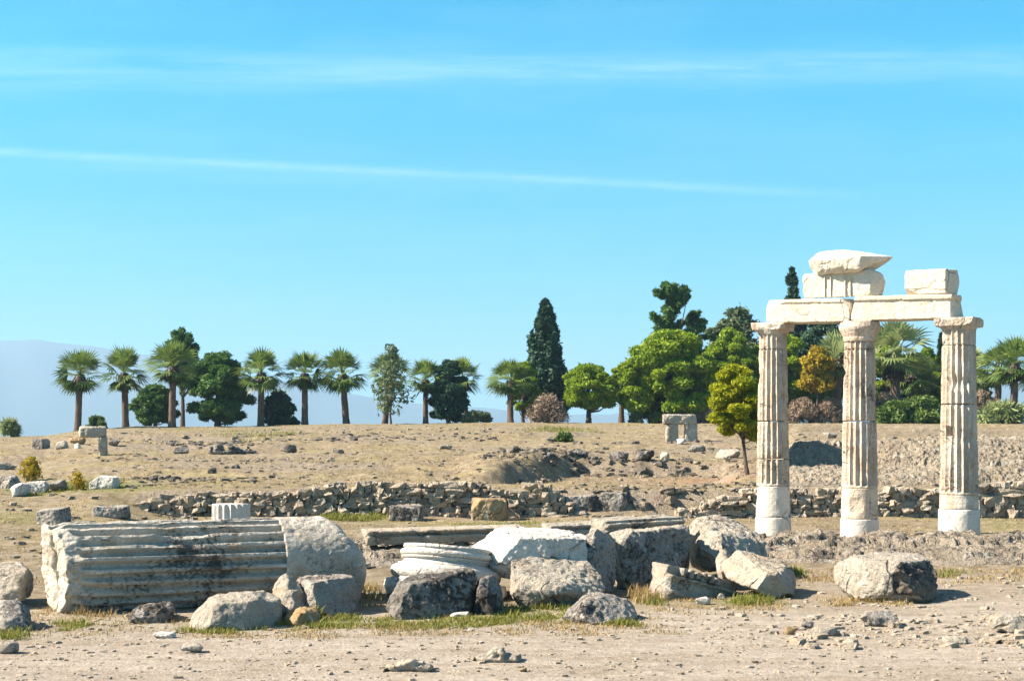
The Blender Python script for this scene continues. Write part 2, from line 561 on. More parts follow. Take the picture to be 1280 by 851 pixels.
def ground_mat():
    m, t, b = new_mat('dry_earth')
    tcn = t.nodes.new('ShaderNodeTexCoord')
    v = tcn.outputs['Object']

    def attr(n):
        a = t.nodes.new('ShaderNodeAttribute')
        a.attribute_name = n
        return a.outputs['Fac']
    path, green, dry, rub_shade, red = attr('path'), attr('green'), attr('dry'), attr('rubble'), attr('red')
    n1 = noise(t, v, .55, 6, .6)
    n2_ = noise(t, v, 3.5, 8, .68)
    n3 = noise(t, v, 28, 6, .72)
    earth = mixc(t, ramp(t, n1, [(.35, 0), (.65, 1)]), (.265, .222, .158), (.37, .315, .238))
    earth = mixc(t, ramp(t, n2_, [(.38, 0), (.66, 1)]), earth, (.165, .130, .075))
    straw = mixc(t, ramp(t, n2_, [(.35, 0), (.6, 1)]), (.36, .305, .165), (.25, .212, .10))
    c = mixc(t, mth(t, 'MULTIPLY', dry, ramp(t, n3, [(.35, .25), (.6, 1)])), earth, straw)
    pc = mixc(t, ramp(t, n1, [(.35, 0), (.68, 1)]), (.37, .322, .264), (.32, .273, .216))
    pc = mixc(t, ramp(t, noise(t, v, 1.7, 9, .72), [(.45, 0), (.66, .9)]), pc, (.385, .345, .30))
    pc = mixc(t, ramp(t, noise(t, v, 5.5, 8, .75), [(.52, 0), (.72, .6)]), pc, (.29, .215, .145))
    mps = t.nodes.new('ShaderNodeMapping')
    mps.inputs['Scale'].default_value = (.35, 1.9, 1)
    t.links.new(v, mps.inputs[0])
    pc = mixc(t, ramp(t, noise(t, mps.outputs[0], 1.3, 7, .65), [(.42, 0), (.66, .75)]), pc, (.47, .43, .375))
    pc = mixc(t, ramp(t, noise(t, mps.outputs[0], 2.3, 8, .7, .4), [(.54, 0), (.74, .7)]), pc, (.21, .165, .115))
    c = mixc(t, path, c, pc)
    gr = mixc(t, ramp(t, n3, [(.35, 0), (.65, 1)]), (.10, .135, .03), (.20, .21, .06))
    c = mixc(t, mth(t, 'MULTIPLY', green, ramp(t, n2_, [(.36, 0), (.56, 1)])), c, gr)
    c = mixc(t, mth(t, 'MULTIPLY', red, ramp(t, n2_, [(.30, .2), (.6, 1)])), c, (.34, .20, .12))
    rb = mixc(t, ramp(t, n3, [(.38, 0), (.60, 1)]), (.10, .082, .060), (.40, .345, .275))
    c = mixc(t, mth(t, 'MULTIPLY', rub_shade, ramp(t, n2_, [(.3, .3), (.55, 1)])), c, rb)
    # grain
    gm = noise(t, v, 8, 9, .8)
    c = mixc(t, .75, c, mixc(t, ramp(t, gm, [(.36, 0), (.62, 1)]), (.66, .64, .61), (1.22, 1.21, 1.20)), 'MULTIPLY')
    c = mixc(t, .6, c, mixc(t, ramp(t, noise(t, v, 60, 4, .75), [(.3, 0), (.7, 1)]), (.55, .53, .5), (1.12, 1.1, 1.08)), 'MULTIPLY')
    peb = t.nodes.new('ShaderNodeTexVoronoi')
    peb.inputs['Scale'].default_value = 17
    t.links.new(v, peb.inputs['Vector'])
    pk = mth(t, 'MULTIPLY', ramp(t, peb.outputs[0], [(.12, 1), (.22, 0)]), ramp(t, noise(t, v, 9, 2), [(.5, 0), (.6, .7)]))
    c = mixc(t, pk, c, (.58, .52, .45))
    t.links.new(c, b.inputs['Base Color'])
    b.inputs['Roughness'].default_value = .95
    b.inputs['Specular IOR Level'].default_value = .1
    hh = mth(t, 'ADD', mth(t, 'MULTIPLY', noise(t, v, 7, 10, .7), 1.), mth(t, 'ADD', mth(t, 'MULTIPLY', n3, .5), mth(t, 'MULTIPLY', pk, .35)))
    bp = t.nodes.new('ShaderNodeBump')
    bp.inputs['Strength'].default_value = .75
    bp.inputs['Distance'].default_value = .06
    t.links.new(hh, bp.inputs['Height'])
    t.links.new(bp.outputs[0], b.inputs['Normal'])
    return m


def leaf_mat(name, a, bcol, trans=.3, rough=.6):
    m, t, b = new_mat(name)
    at = t.nodes.new('ShaderNodeAttribute')
    at.attribute_name = 'tone'
    c = mixc(t, at.outputs['Fac'], a, bcol)
    t.links.new(c, b.inputs['Base Color'])
    b.inputs['Roughness'].default_value = rough
    tr = t.nodes.new('ShaderNodeBsdfTranslucent')
    t.links.new(c, tr.inputs[0])
    mx = t.nodes.new('ShaderNodeMixShader')
    mx.inputs[0].default_value = trans
    t.links.new(b.outputs[0], mx.inputs[1])
    t.links.new(tr.outputs[0], mx.inputs[2])
    t.links.new(mx.outputs[0], t.nodes['Material Output'].inputs[0])
    return m


def bark_mat(name, a, bcol):
    m, t, b = new_mat(name)
    tcn = t.nodes.new('ShaderNodeTexCoord')
    mp = t.nodes.new('ShaderNodeMapping')
    mp.inputs['Scale'].default_value = (1, 1, .35)
    t.links.new(tcn.outputs['Object'], mp.inputs[0])
    n = noise(t, mp.outputs[0], 14, 6, .7)
    t.links.new(mixc(t, ramp(t, n, [(.35, 0), (.65, 1)]), a, bcol), b.inputs['Base Color'])
    b.inputs['Roughness'].default_value = .95
    bp = t.nodes.new('ShaderNodeBump')
    bp.inputs['Strength'].default_value = .8
    bp.inputs['Distance'].default_value = .06
    t.links.new(n, bp.inputs['Height'])
    t.links.new(bp.outputs[0], b.inputs['Normal'])
    return m


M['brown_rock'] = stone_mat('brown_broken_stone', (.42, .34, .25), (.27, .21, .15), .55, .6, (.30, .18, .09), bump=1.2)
M['bank'] = stone_mat('eroded_bank', (.50, .44, .34), (.37, .315, .24), .34, .45, (.40, .27, .13), bump=1.2, sc=.9, pits=.9, lich_c=(.11, .085, .06))
M['dark_rubble'] = stone_mat('dark_slope_rubble', (.30, .26, .21), (.19, .165, .135), .5, .3, (.28, .19, .10), bump=1.0, sc=1.4)
M['rubble'] = stone_mat('slope_rubble', (.50, .42, .31), (.36, .30, .22), .30, .3, (.42, .30, .17), bump=1.0, sc=1.4, lich_c=(.09, .075, .06))
M['ground'] = ground_mat()
M['pine'] = leaf_mat('stone_pine_needles', (.105, .185, .008), (.29, .385, .020), .35)
M['pine_bright'] = leaf_mat('young_pine_needles', (.20, .24, .006), (.40, .41, .015), .4)
M['pine_dark'] = leaf_mat('dark_pine_needles', (.036, .095, .020), (.105, .205, .036), .25)
M['cypress'] = leaf_mat('cypress_scales', (.016, .048, .026), (.050, .105, .052), .12)
M['broad'] = leaf_mat('broad_leaves', (.055, .105, .020), (.125, .195, .035), .3)
M['olive'] = leaf_mat('grey_green_leaves', (.085, .125, .055), (.165, .210, .100), .3)
M['autumn'] = leaf_mat('autumn_leaves', (.24, .175, .012), (.43, .32, .020), .35)
M['brown'] = leaf_mat('dry_brown_twigs', (.20, .14, .10), (.33, .25, .18), .15)
M['palm'] = leaf_mat('palm_fans', (.052, .105, .022), (.20, .27, .065), .3, .4)
M['palm_pale'] = leaf_mat('pale_palm_fans', (.150, .200, .070), (.280, .330, .140), .3, .5)
M['skirt'] = leaf_mat('dead_fronds', (.030, .020, .014), (.075, .050, .033), .05)
M['bark'] = bark_mat('grey_brown_bark', (.055, .042, .032), (.14, .105, .078))
M['palm_bark'] = bark_mat('palm_bark', (.060, .042, .032), (.165, .115, .082))
M['grass'] = leaf_mat('green_grass', (.11, .14, .015), (.27, .26, .06), .35)
M['straw'] = leaf_mat('straw_grass', (.27, .19, .07), (.40, .31, .155), .3)

# ------------------------------------------------------------------ ground
us = np.concatenate([[-6000, -3200, -1800, -1000, -600, -400, -300], np.arange(-220, 1502, 2.3), [1600, 1700, 1900, 2300, 3200, 4600, 7500]])
ys = [-60., -20., -5., 2., 5.]
y = 7.0
while y < 108:
    ys.append(y)
    y += min(max(.0005 * y * y, .03), .22)
ys += [112, 120, 132, 146, 160, 175, 195, 260, 500, 1200, 3000, 5200]
ys = np.array(ys)
UU, YY = np.meshgrid(us, ys)
XX = (UU - 640) / F * np.maximum(YY, 7.0)
ZZ = H(XX.ravel(), YY.ravel()).reshape(XX.shape)
me = mesh_np('ground', np.stack([XX, YY, ZZ], -1).reshape(-1, 3), grid_faces(len(ys), len(us))[:, ::1])
x_, y_, u_ = XX.ravel(), YY.ravel(), UU.ravel()
edge = n2(x_, y_, .6, 4, 40.)
path = 1 - sst(13.3, 15.4, y_ + 1.6 * edge - .9 * sst(900, 1050, u_) - .6 * sst(1050, 1280, u_))
path = np.maximum(path, .55 * sst(950, 1050, u_) * (1 - sst(17.5, 19, y_)))
gn = n2(x_, y_, .5, 4, 41.)


def spot(u0, y0, ru, ry):
    return np.exp(-(((u_ - u0) / ru) ** 2 + ((y_ - y0) / ry) ** 2))


green = (1.0 * spot(330, 12.9, 90, .35) + .8 * spot(540, 13.1, 110, .35) + .5 * spot(700, 13.7, 80, .5) + .5 * spot(930, 15, 60, .5)
         + 1.1 * spot(80, 33.2, 90, 1.6) + .9 * spot(150, 32.5, 60, 1.5) + .9 * spot(440, 29.6, 55, .7) + .5 * spot(650, 27.5, 180, 1.2)
         + .7 * spot(705, 68, 30, 5) + .5 * spot(20, 26, 60, 2) + .5 * spot(330, 66, 60, 5) + .4 * spot(300, 78, 400, 4) + .4 * spot(1250, 28, 60, 2) + .25 * spot(100, 13.2, 140, .5))
green = np.clip(green * (1 + 1.4 * gn), 0, 1) * .9
dry = np.clip(.26 + 1.6 * gn, 0, 1) * sst(20, 24, y_)
dry = np.maximum(dry, .8 * np.clip(1 - np.abs(y_ - 14.2) / 1.5, 0, 1) * (1 - sst(950, 1050, u_)))
rub_shade = np.clip(n2(x_, y_, .22, 4, 44.) * 3.0 + .05, 0, 1) * sst(33, 38, y_) * (1 - sst(76, 84, y_))
gz = np.gradient(ZZ, axis=0) / np.maximum(np.gradient(YY, axis=0), .01)
rub_shade = np.maximum(rub_shade, sst(.28, .7, gz.ravel()) * sst(26, 30, y_))  # bare rubble on steep faces, also painting the dark ledge shade in colour
rub_shade = np.maximum(rub_shade, sst(955, 1000, u_) * sst(31, 31.5, y_) * (1 - sst(35, 37, y_)))
red = np.clip(1.1 * spot(890, 37, 70, 3.) + .5 * spot(800, 36, 90, 2), 0, 1)
for n_, v_ in (('path', path), ('green', green), ('dry', dry), ('rubble', rub_shade), ('red', red)):  # the rubble mask also carries the painted ledge shade
    put_attr(me, n_, v_)
tag(link('ground', me, M['ground']), kind='structure')
# ------------------------------------------------------------------ far hills and the air
def ridge(name, Y, pts, seed, depth=700):
    uu = np.arange(pts[0][0], pts[-1][0] + 1, 12.)
    top = np.interp(uu, [p[0] for p in pts], [p[1] for p in pts])
    xs = (uu - 640) / F * Y
    zt = EYE + (HZ - top) / F * Y
    zt = zt + 14 * n2(xs, xs * 0, .004, 4, seed) * np.clip((zt + 41) / 60, 0, 1)
    rows = []
    for k, (t, f) in enumerate(((0, 0), (.18, .28), (.34, .5), (.5, .74), (.66, .9), (.8, 1.), (.9, .93), (1.4, 0))):
        yy = Y - depth * (1 - t) + 60 * n2(xs, xs * 0 + k, .006, 3, seed + k)
        zz = -44 + (zt + 44) * f * (1 + .10 * n2(xs, xs * 0 + 40 * k, .008, 3, seed + 5) * (f < 1))
        rows.append(np.stack([xs * yy / Y, yy, zz], -1))
    v = np.concatenate(rows)
    m_, t, b = new_mat('hill_scrub')
    tcn = t.nodes.new('ShaderNodeTexCoord')
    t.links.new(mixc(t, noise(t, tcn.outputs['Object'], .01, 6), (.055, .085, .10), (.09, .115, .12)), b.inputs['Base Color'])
    b.inputs['Roughness'].default_value = 1
    tag(link(name, mesh_np(name, v, grid_faces(len(rows), len(uu))), m_), kind='structure')


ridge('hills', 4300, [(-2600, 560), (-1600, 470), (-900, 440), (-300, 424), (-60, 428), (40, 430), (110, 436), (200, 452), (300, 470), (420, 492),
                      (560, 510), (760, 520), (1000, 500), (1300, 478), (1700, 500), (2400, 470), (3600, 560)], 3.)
hz = bpy.data.materials.new('air')
hz.use_nodes = True
hz.node_tree.nodes.clear()
pv = hz.node_tree.nodes.new('ShaderNodeVolumePrincipled')
pv.inputs['Density'].default_value = .00026
pv.inputs['Color'].default_value = (.44, .70, .95, 1)
pv.inputs['Anisotropy'].default_value = .1
ho = hz.node_tree.nodes.new('ShaderNodeOutputMaterial')
hz.node_tree.links.new(pv.outputs[0], ho.inputs['Volume'])
bmh = bmesh.new()
bmesh.ops.create_cube(bmh, size=1)
for v_ in bmh.verts:
    v_.co = Vector((v_.co.x * 30000, 2500 + v_.co.y * 5600, 132 + v_.co.z * 360))
    if v_.co.y < 1000:
        v_.co.y = -120
meh = bpy.data.meshes.new('haze')
bmh.to_mesh(meh)
bmh.free()
tag(link('haze', meh, hz), kind='stuff')

# ------------------------------------------------------------------ rough stone foundation under the columns
def ledge(name, label, x0, x1, yf, yb, top, seed, mat, step=.026, fade=.5):
    nx, ny = int((x1 - x0) / step), int((yb - yf) / step)
    xs = np.linspace(x0, x1, nx)
    yv = np.linspace(yf, yb, ny)
    gx, gy = np.meshgrid(xs, yv)
    fx = sst(x0, x0 + fade, gx) * (1 - sst(x1 - fade, x1, gx))
    t = (gy - yf) / (yb - yf)
    wob = .18 * n2(gx, gy, .55, 3, seed)
    up = sst(.02, .46, t + wob * .9) * (1 - sst(.86, 1, t))
    base = H(gx.ravel(), gy.ravel(), False).reshape(gx.shape)
    hgt = (top - base * 0) * up * fx
    am = np.clip(up * fx * 1.4, 0, 1)
    r1 = n2(gx, gy, 2.0, 3, seed + 1)
    r2 = np.abs(n2(gx, gy, 5.5, 3, seed + 2))
    r3 = n2(gx, gy, 11., 3, seed + 3)
    st = (np.floor((hgt + .05 * r1) / .09) * .09 - hgt)
    cut = np.clip(n2(gx, gy, 1.5, 4, seed + 8) * 2.2 - .25, 0, 1)
    z = base - .06 + hgt + am * (.06 * r1 + .08 * r2 + .045 * r3 - .17 * cut + .7 * st) - .05 * (1 - am)
    dy = am * (.09 * n2(gx, z, 2.5, 3, seed + 4) + .05 * n2(gx, z * 3, 8, 3, seed + 5))
    c = np.array([(x0 + x1) / 2, (yf + yb) / 2, 0])
    v = np.stack([gx, gy + dy, z], -1).reshape(-1, 3) - c
    o = link(name, mesh_np(name, v, grid_faces(ny, nx)[:, ::1]), mat, None, tuple(c))
    return tag(o, label, 'foundation')


ledge('stone_foundation', 'long rough crumbling rubble footing running below the three upright columns', 2.6, 9.4, 18.3, 22.2, .27, 60., M['rough_bank'])
ledge('rubble_footing', 'short dark stretch of rubble footing between the fallen fluted column and the pile of blocks', -2.9, 2.7, 18.2, 21.6, .25, 75., M['rough_bank'])

def bank(name, u0, u1, seed, mat):
    us_ = np.arange(u0, u1, 1.0)
    ys_ = np.arange(31.15, 37.6, .045)
    gu, gy = np.meshgrid(us_, ys_)
    gx = (gu - 640) / F * gy
    z = H(gx.ravel(), gy.ravel(), False).reshape(gx.shape)
    s = np.clip(np.gradient(z, axis=0) / .045, 0, 2)
    fr = sst(u0, u0 + 40, gu) * sst(31.1, 31.9, gy) * (1 - sst(36.6, 37.5, gy))
    r2 = np.abs(n2(gx, gy, 2.6, 4, seed))
    r3 = np.abs(n2(gx, z * 2 + gy * .3, 6.5, 3, seed + 2))
    cut = np.clip(n2(gx, gy, 1.7, 4, seed + 4) * 2 - .3, 0, 1)
    z = z + fr * (.03 + .16 * r2 + .12 * r3 - .22 * cut * np.clip(s, .2, 1)) - .05 * (1 - fr)
    gy2 = gy - fr * np.clip(s, 0, 1) * (.25 * r3 + .2 * n2(gx, z, 1.6, 3, seed + 7))
    v = np.stack([gx, gy2, z], -1).reshape(-1, 3)
    o = link(name, mesh_np(name, v, grid_faces(len(ys_), len(us_))), mat)
    return tag(o, kind='structure')


bank('bank', 950, 1420, 90., M['bank'])
# ------------------------------------------------------------------ the three upright columns
C1, C3 = np.array([4.46, 24.3]), np.array([7.15, 22.75])
DU = (C3 - C1) / np.linalg.norm(C3 - C1)
DN = np.array([DU[1], -DU[0]])       # towards the front
if DN[1] > 0:
    DN = -DN
ROT = math.atan2(DU[1], DU[0])
ANG = 360


def lathe_part(name, parent, prof, mat, flutes=0, depth=.03, seed=1., wear=1., nth=ANG, cap_rough=.012, joint=.004, cut=None):
    """prof: list of (z, radius, fluted 0..1) in the parent's space; rows are subdivided evenly"""
    zs, rs, fs = [np.array(q, float) for q in zip(*prof)]
    n = max(4, int((zs[-1] - zs[0]) / .016))
    zz = np.unique(np.concatenate([np.linspace(zs[0], zs[-1], n), zs]))
    th = np.linspace(0, 2 * math.pi, nth, endpoint=False)
    T, Z = np.meshgrid(th, zz)
    R = np.interp(Z, zs, rs)
    FL = np.interp(Z, zs, fs)
    ph = (T * max(flutes, 1) / (2 * math.pi)) % 1.0
    q3 = np.stack([np.cos(T) * R, np.sin(T) * R, Z], -1).reshape(-1, 3) + seed * 7.31
    sh = T.shape
    if flutes:
        fl = depth * np.sin(np.pi * ph) ** .8
        R = R - fl * FL
        brk = np.clip(fbm(q3 * np.array([3.2, 3.2, 1.6]), 4).reshape(sh) * 1.2 - .10, 0, 1)
        R = np.minimum(R, np.interp(Z, zs, rs) - depth * 1.1 * brk * wear * FL)
    bite = np.clip(fbm(q3 * 2.1 + 40, 3).reshape(sh) - .28, 0, 1) * .20 * wear
    R = R - bite + wear * .008 * fbm(q3 * 6, 4).reshape(sh) + .004 * wear * fbm(q3 * 24, 2).reshape(sh)
    # edge chipping at the joints
    e = np.minimum(Z - zz[0], zz[-1] - Z)
    R = R - np.exp(-e / .02) * (.004 + .03 * wear * np.clip(fbm(q3 * 4 + 11, 3).reshape(sh), 0, 1))
    if cut is not None:
        R = cut(T, Z, R)
    v = np.stack([np.cos(T) * R, np.sin(T) * R, Z], -1).reshape(-1, 3)
    nr = len(zz)
    f4 = grid_faces(nr, nth, True)
    v = np.concatenate([v, [[0, 0, zz[0]], [0, 0, zz[-1]]]])
    i = np.arange(nth)
    j = (i + 1) % nth
    f3 = np.concatenate([np.stack([j, i, np.full(nth, nr * nth)], 1),
                         np.stack([i + (nr - 1) * nth, j + (nr - 1) * nth, np.full(nth, nr * nth + 1)], 1)])
    return link(name, mesh_np(name, v, [f4, f3]), mat, parent)


def slab_hull(cx, cy, hw, hd, z0, z1, taper=0., rot=0.):
    r = []
    for sx in (-1, 1):
        for sy in (-1, 1):
            for z, k in ((z0, 1 - taper), (z1, 1)):
                a, b = sx * hw * k, sy * hd * k
                r.append((cx + a * math.cos(rot) - b * math.sin(rot), cy + a * math.sin(rot) + b * math.cos(rot), z))
    return r


def zrow(v, Y):
    return EYE - (v - HZ) / F * Y


def column(xy, rows, radii, label, seed, abacus, broken, socket=None):
    """rows: photo rows of plain base bottom, break, plain top, joints..., neck, echinus bottom, abacus bottom, top"""
    Y = xy[1]
    z = [zrow(r, Y) for r in rows['cuts']]
    zb = h1(*xy) - .06
    root = empty('column', (xy[0], Y, zb), ROT + .1 * seed, label, 'column', 'upright columns of the colonnade')
    zz = [q - zb for q in z]
    r0, r1 = radii
    zn = zrow(rows['neck'], Y) - zb
    zt = zrow(rows['top'], Y) - zb

    def rr(h):
        t = h / zn
        return r0 + (r1 - r0) * (t ** 1.15)
    zr = zrow(rows['ring'], Y) - zb
    lathe_part('drum', root, [(0, rr(0) * 1.04, 0), (zr, rr(0) * 1.02, 0)], M['plain_drum'], seed=seed, wear=.18)
    pr = [(zr + .004, rr(zr) * 1.0, 0), (zz[0] - .03, rr(zz[0]) * .985, 0), (zz[0] + .012, rr(zz[0]), 0)]
    lathe_part('drum', root, pr, M['column'] if rows.get('stained') else M['plain_drum'], seed=seed + 1, wear=.5)
    lv = zz + [zn]
    for k in range(len(lv) - 1):
        a, b = lv[k] + .014, lv[k + 1]
        st = [(a, rr(a), 0), (a + .03, rr(a), 0.0), (a + .05, rr(a), 1)] if k == 0 else [(a, rr(a), 1)]
        d = lathe_part('drum', root, st + [(b - .002, rr(b), 1)], M['column'], 18, .046, seed + 2 + k, 1.0 if k else .7, cut=socket if k == 0 else None)
        d.rotation_euler = (0, 0, .02 * ((k * 7 + int(seed)) % 3 - 1))
    # capital: necking, echinus, abacus
    cap = lathe_part('capital', root, rows['cap'](zn, zt, r1), M['column'], 18, .03, seed + 9, .8, cut=broken)
    if abacus:
        hw, za, zb2 = abacus
        co, no, fl = hull_mesh([slab_hull(0, 0, hw, hw, za - zb, zb2 - zb, .06, -.1 * seed)], .013, 2)
        co = weather(co, no, .5, seed + 30, .6, .35)
        link('abacus', mesh_np('abacus', co, fl), M['column'], cap)
    return root


def cap_doric(zn, zt, r1):
    h = zt - zn
    return [(zn + .003, r1 * .99, 1), (zn + h * .26, r1 * .99, 1), (zn + h * .30, r1 * 1.02, 0), (zn + h * .42, r1 * 1.07, 0),
            (zn + h * .46, r1 * 1.05, 0), (zn + h * .72, r1 * 1.30, 0), (zn + h * .8, r1 * 1.34, 0), (zt, r1 * 1.28, 0)]


def cap_low(zn, zt, r1):
    h = zt - zn
    return [(zn + .003, r1 * .99, 1), (zn + h * .55, r1 * .99, 1), (zn + h * .6, r1 * 1.02, 0), (zn + h * .75, r1 * 1.16, 0), (zt, r1 * 1.3, 0)]


def cut1(T, Z, R):
    t = sst(.62, .95, (Z - Z.min()) / (Z.max() - Z.min()))
    a = np.clip(np.cos(T + ROT + .1 - .6), 0, 1) ** 1.5
    return R - .05 * t * a


def cut3(T, Z, R):
    a0 = math.radians(-140) - (ROT + .3)
    da = np.abs((T - a0 + math.pi) % (2 * math.pi) - math.pi)
    zc_ = zrow(539, C3[1] - .2) - (h1(*C3) - .06)
    return np.where((da < .20) & (np.abs(Z - zc_) < .075), R - .10, R)


C2 = np.array([X(1074.5, 23.5), 23.5])
column(C1, dict(cuts=[608, 574, 527], ring=646, neck=437, top=405.5, cap=cap_low, stained=False), (.295, .238),
       'thinnest upright column with a tall plain white lower drum, under the left beam end', 1.,
       (.30, zrow(414, C1[1]), zrow(404, C1[1])), cut1)
column(C2, dict(cuts=[610.5, 527], ring=648, neck=437, top=403, cap=cap_doric, stained=True), (.305, .252),
       'middle upright column with a brown-stained drum above its white foot, under the beam joint', 2.,
       (.265, zrow(410, C2[1]), zrow(402, C2[1])), None)
column(C3, dict(cuts=[619, 506], ring=636, neck=432, top=398.5, cap=cap_low, stained=True), (.313, .262),
       'thickest upright column with a small square socket cut in its shaft, under the right beam end', 3.,
       (.335, zrow(409, C3[1]), zrow(399, C3[1])), None, cut3)


# ------------------------------------------------------------------ beam and blocks on top
def along(u, off):
    """distance along the colonnade line of the point on the plane `off` in front of the axis seen at photo column u"""
    a = (u - 640) / F
    o = C1 + DN * off
    # o + s*DU = (a*Y, Y)
    s = (a * o[1] - o[0]) / (DU[0] - a * DU[1])
    return s, o[1] + s * DU[1]


def beam_pts(u0, u1, v0t, v0b, v1t, v1b, off_f, off_b, uback=None):
    """box between photo columns u0..u1 on its front plane, rows of top/bottom at either end"""
    r = []
    for u, vt, vb in ((u0, v0t, v0b), (u1, v1t, v1b)):
        s, Y = along(u, off_f)
        for v in (vt, vb):
            z = zrow(v, Y)
            for off in (off_f, off_b):
                q = C1 + DN * off + DU * (along(uback, off)[0] if uback and u == u1 and off == off_b else s)
                r.append((q[0], q[1], z))
    return r


DF, DB = .225, -.225
rock_w('architrave_block', 'long cream marble beam block spanning the left and middle columns', 'beam',
       [beam_pts(957.5, 1062, 377, 403.5, 375, 402, DF, DB), beam_pts(957.5, 1062, 374.5, 379, 372.5, 377.5, DF + .022, DB)],
       M['beam'], .013, 1, .12, .25, .45, 3, 'marble beam blocks across the columns')
rock_w('architrave_block', 'cream marble beam block with a fillet along its top, spanning the middle and thickest columns', 'beam',
       [beam_pts(1063.3, 1188, 374, 401, 372, 397.5, DF, DB, 1208), beam_pts(1063.3, 1190, 370, 376, 367.5, 373.5, DF + .03, DB, 1211)],
       M['beam'], .013, 1, .12, .25, .4, 5, 'marble beam blocks across the columns')


def bp(u, v, off):
    s, Y = along(u, off)
    q = C1 + DN * off + DU * s
    return (q[0], q[1], zrow(v, Y))


fz = [bp(1003.5, 343, .20), (bp(1003.5, 373.2, .20)), bp(1085, 337, .20), bp(1094, 369.5, .20), bp(1086, 335, -.0), bp(1104, 343, -.05), bp(1107, 352, -.1), bp(1103, 369, -.05),
      bp(1008, 343, -.22), bp(1008, 372, -.22), bp(1100, 341, -.22), bp(1100, 369, -.22)]
t = rock_w('frieze_block', 'broken frieze block with carved grooves standing on the left beam', 'block', [fz], M['beam'], .014, 1, .45, .5, .25, 8)
# carved vertical grooves of the triglyphs
for k, u in enumerate((1030.5, 1038, 1056, 1062.5)):
    g = [bp(u - .5, 346, .225), bp(u + .5, 346, .225), bp(u - .5, 371.5, .225), bp(u + .5, 371, .225), bp(u - .5, 346, .17), bp(u + .5, 346, .17), bp(u - .5, 371.5, .17), bp(u + .5, 371, .17)]
    base = np.array(t.location)
    bm = bmesh.new()
    vs = [bm.verts.new(tuple(np.array(q) - base)) for q in g]
    bmesh.ops.convex_hull(bm, input=vs)
    gm = bpy.data.meshes.new('carved_ridge')
    bm.to_mesh(gm)
    bm.free()
    link('carved_ridge', gm, M['beam'], t)
cz = [bp(1008, 329, .42), bp(1014, 327.5, .42), bp(1018, 344, .22), bp(1072, 341, .28), bp(1076, 320, .42), bp(1074, 337, .38), bp(1024, 315, .05), bp(1055, 312, -.1), bp(1088, 318, -.1),
      bp(1117, 321, -.25), bp(1114, 327, -.3), bp(1096, 338, -.25), bp(1020, 340, -.3), bp(1022, 318, -.3), bp(1100, 318, -.35), bp(1076, 316, .1)]
rock_w('cornice_block', 'projecting broken cornice block topmost on the ruin, resting on the frieze block', 'block', [cz], M['beam'], .014, 1, .5, .6, .16, 11)
rock_w('marble_block', 'squared white marble block standing alone on the right end of the beam', 'block',
       [beam_pts(1130.5, 1182, 337.5, 368, 335.5, 366.8, .19, -.20, 1203)], M['beam'], .013, 1, .2, .3, .5, 13)

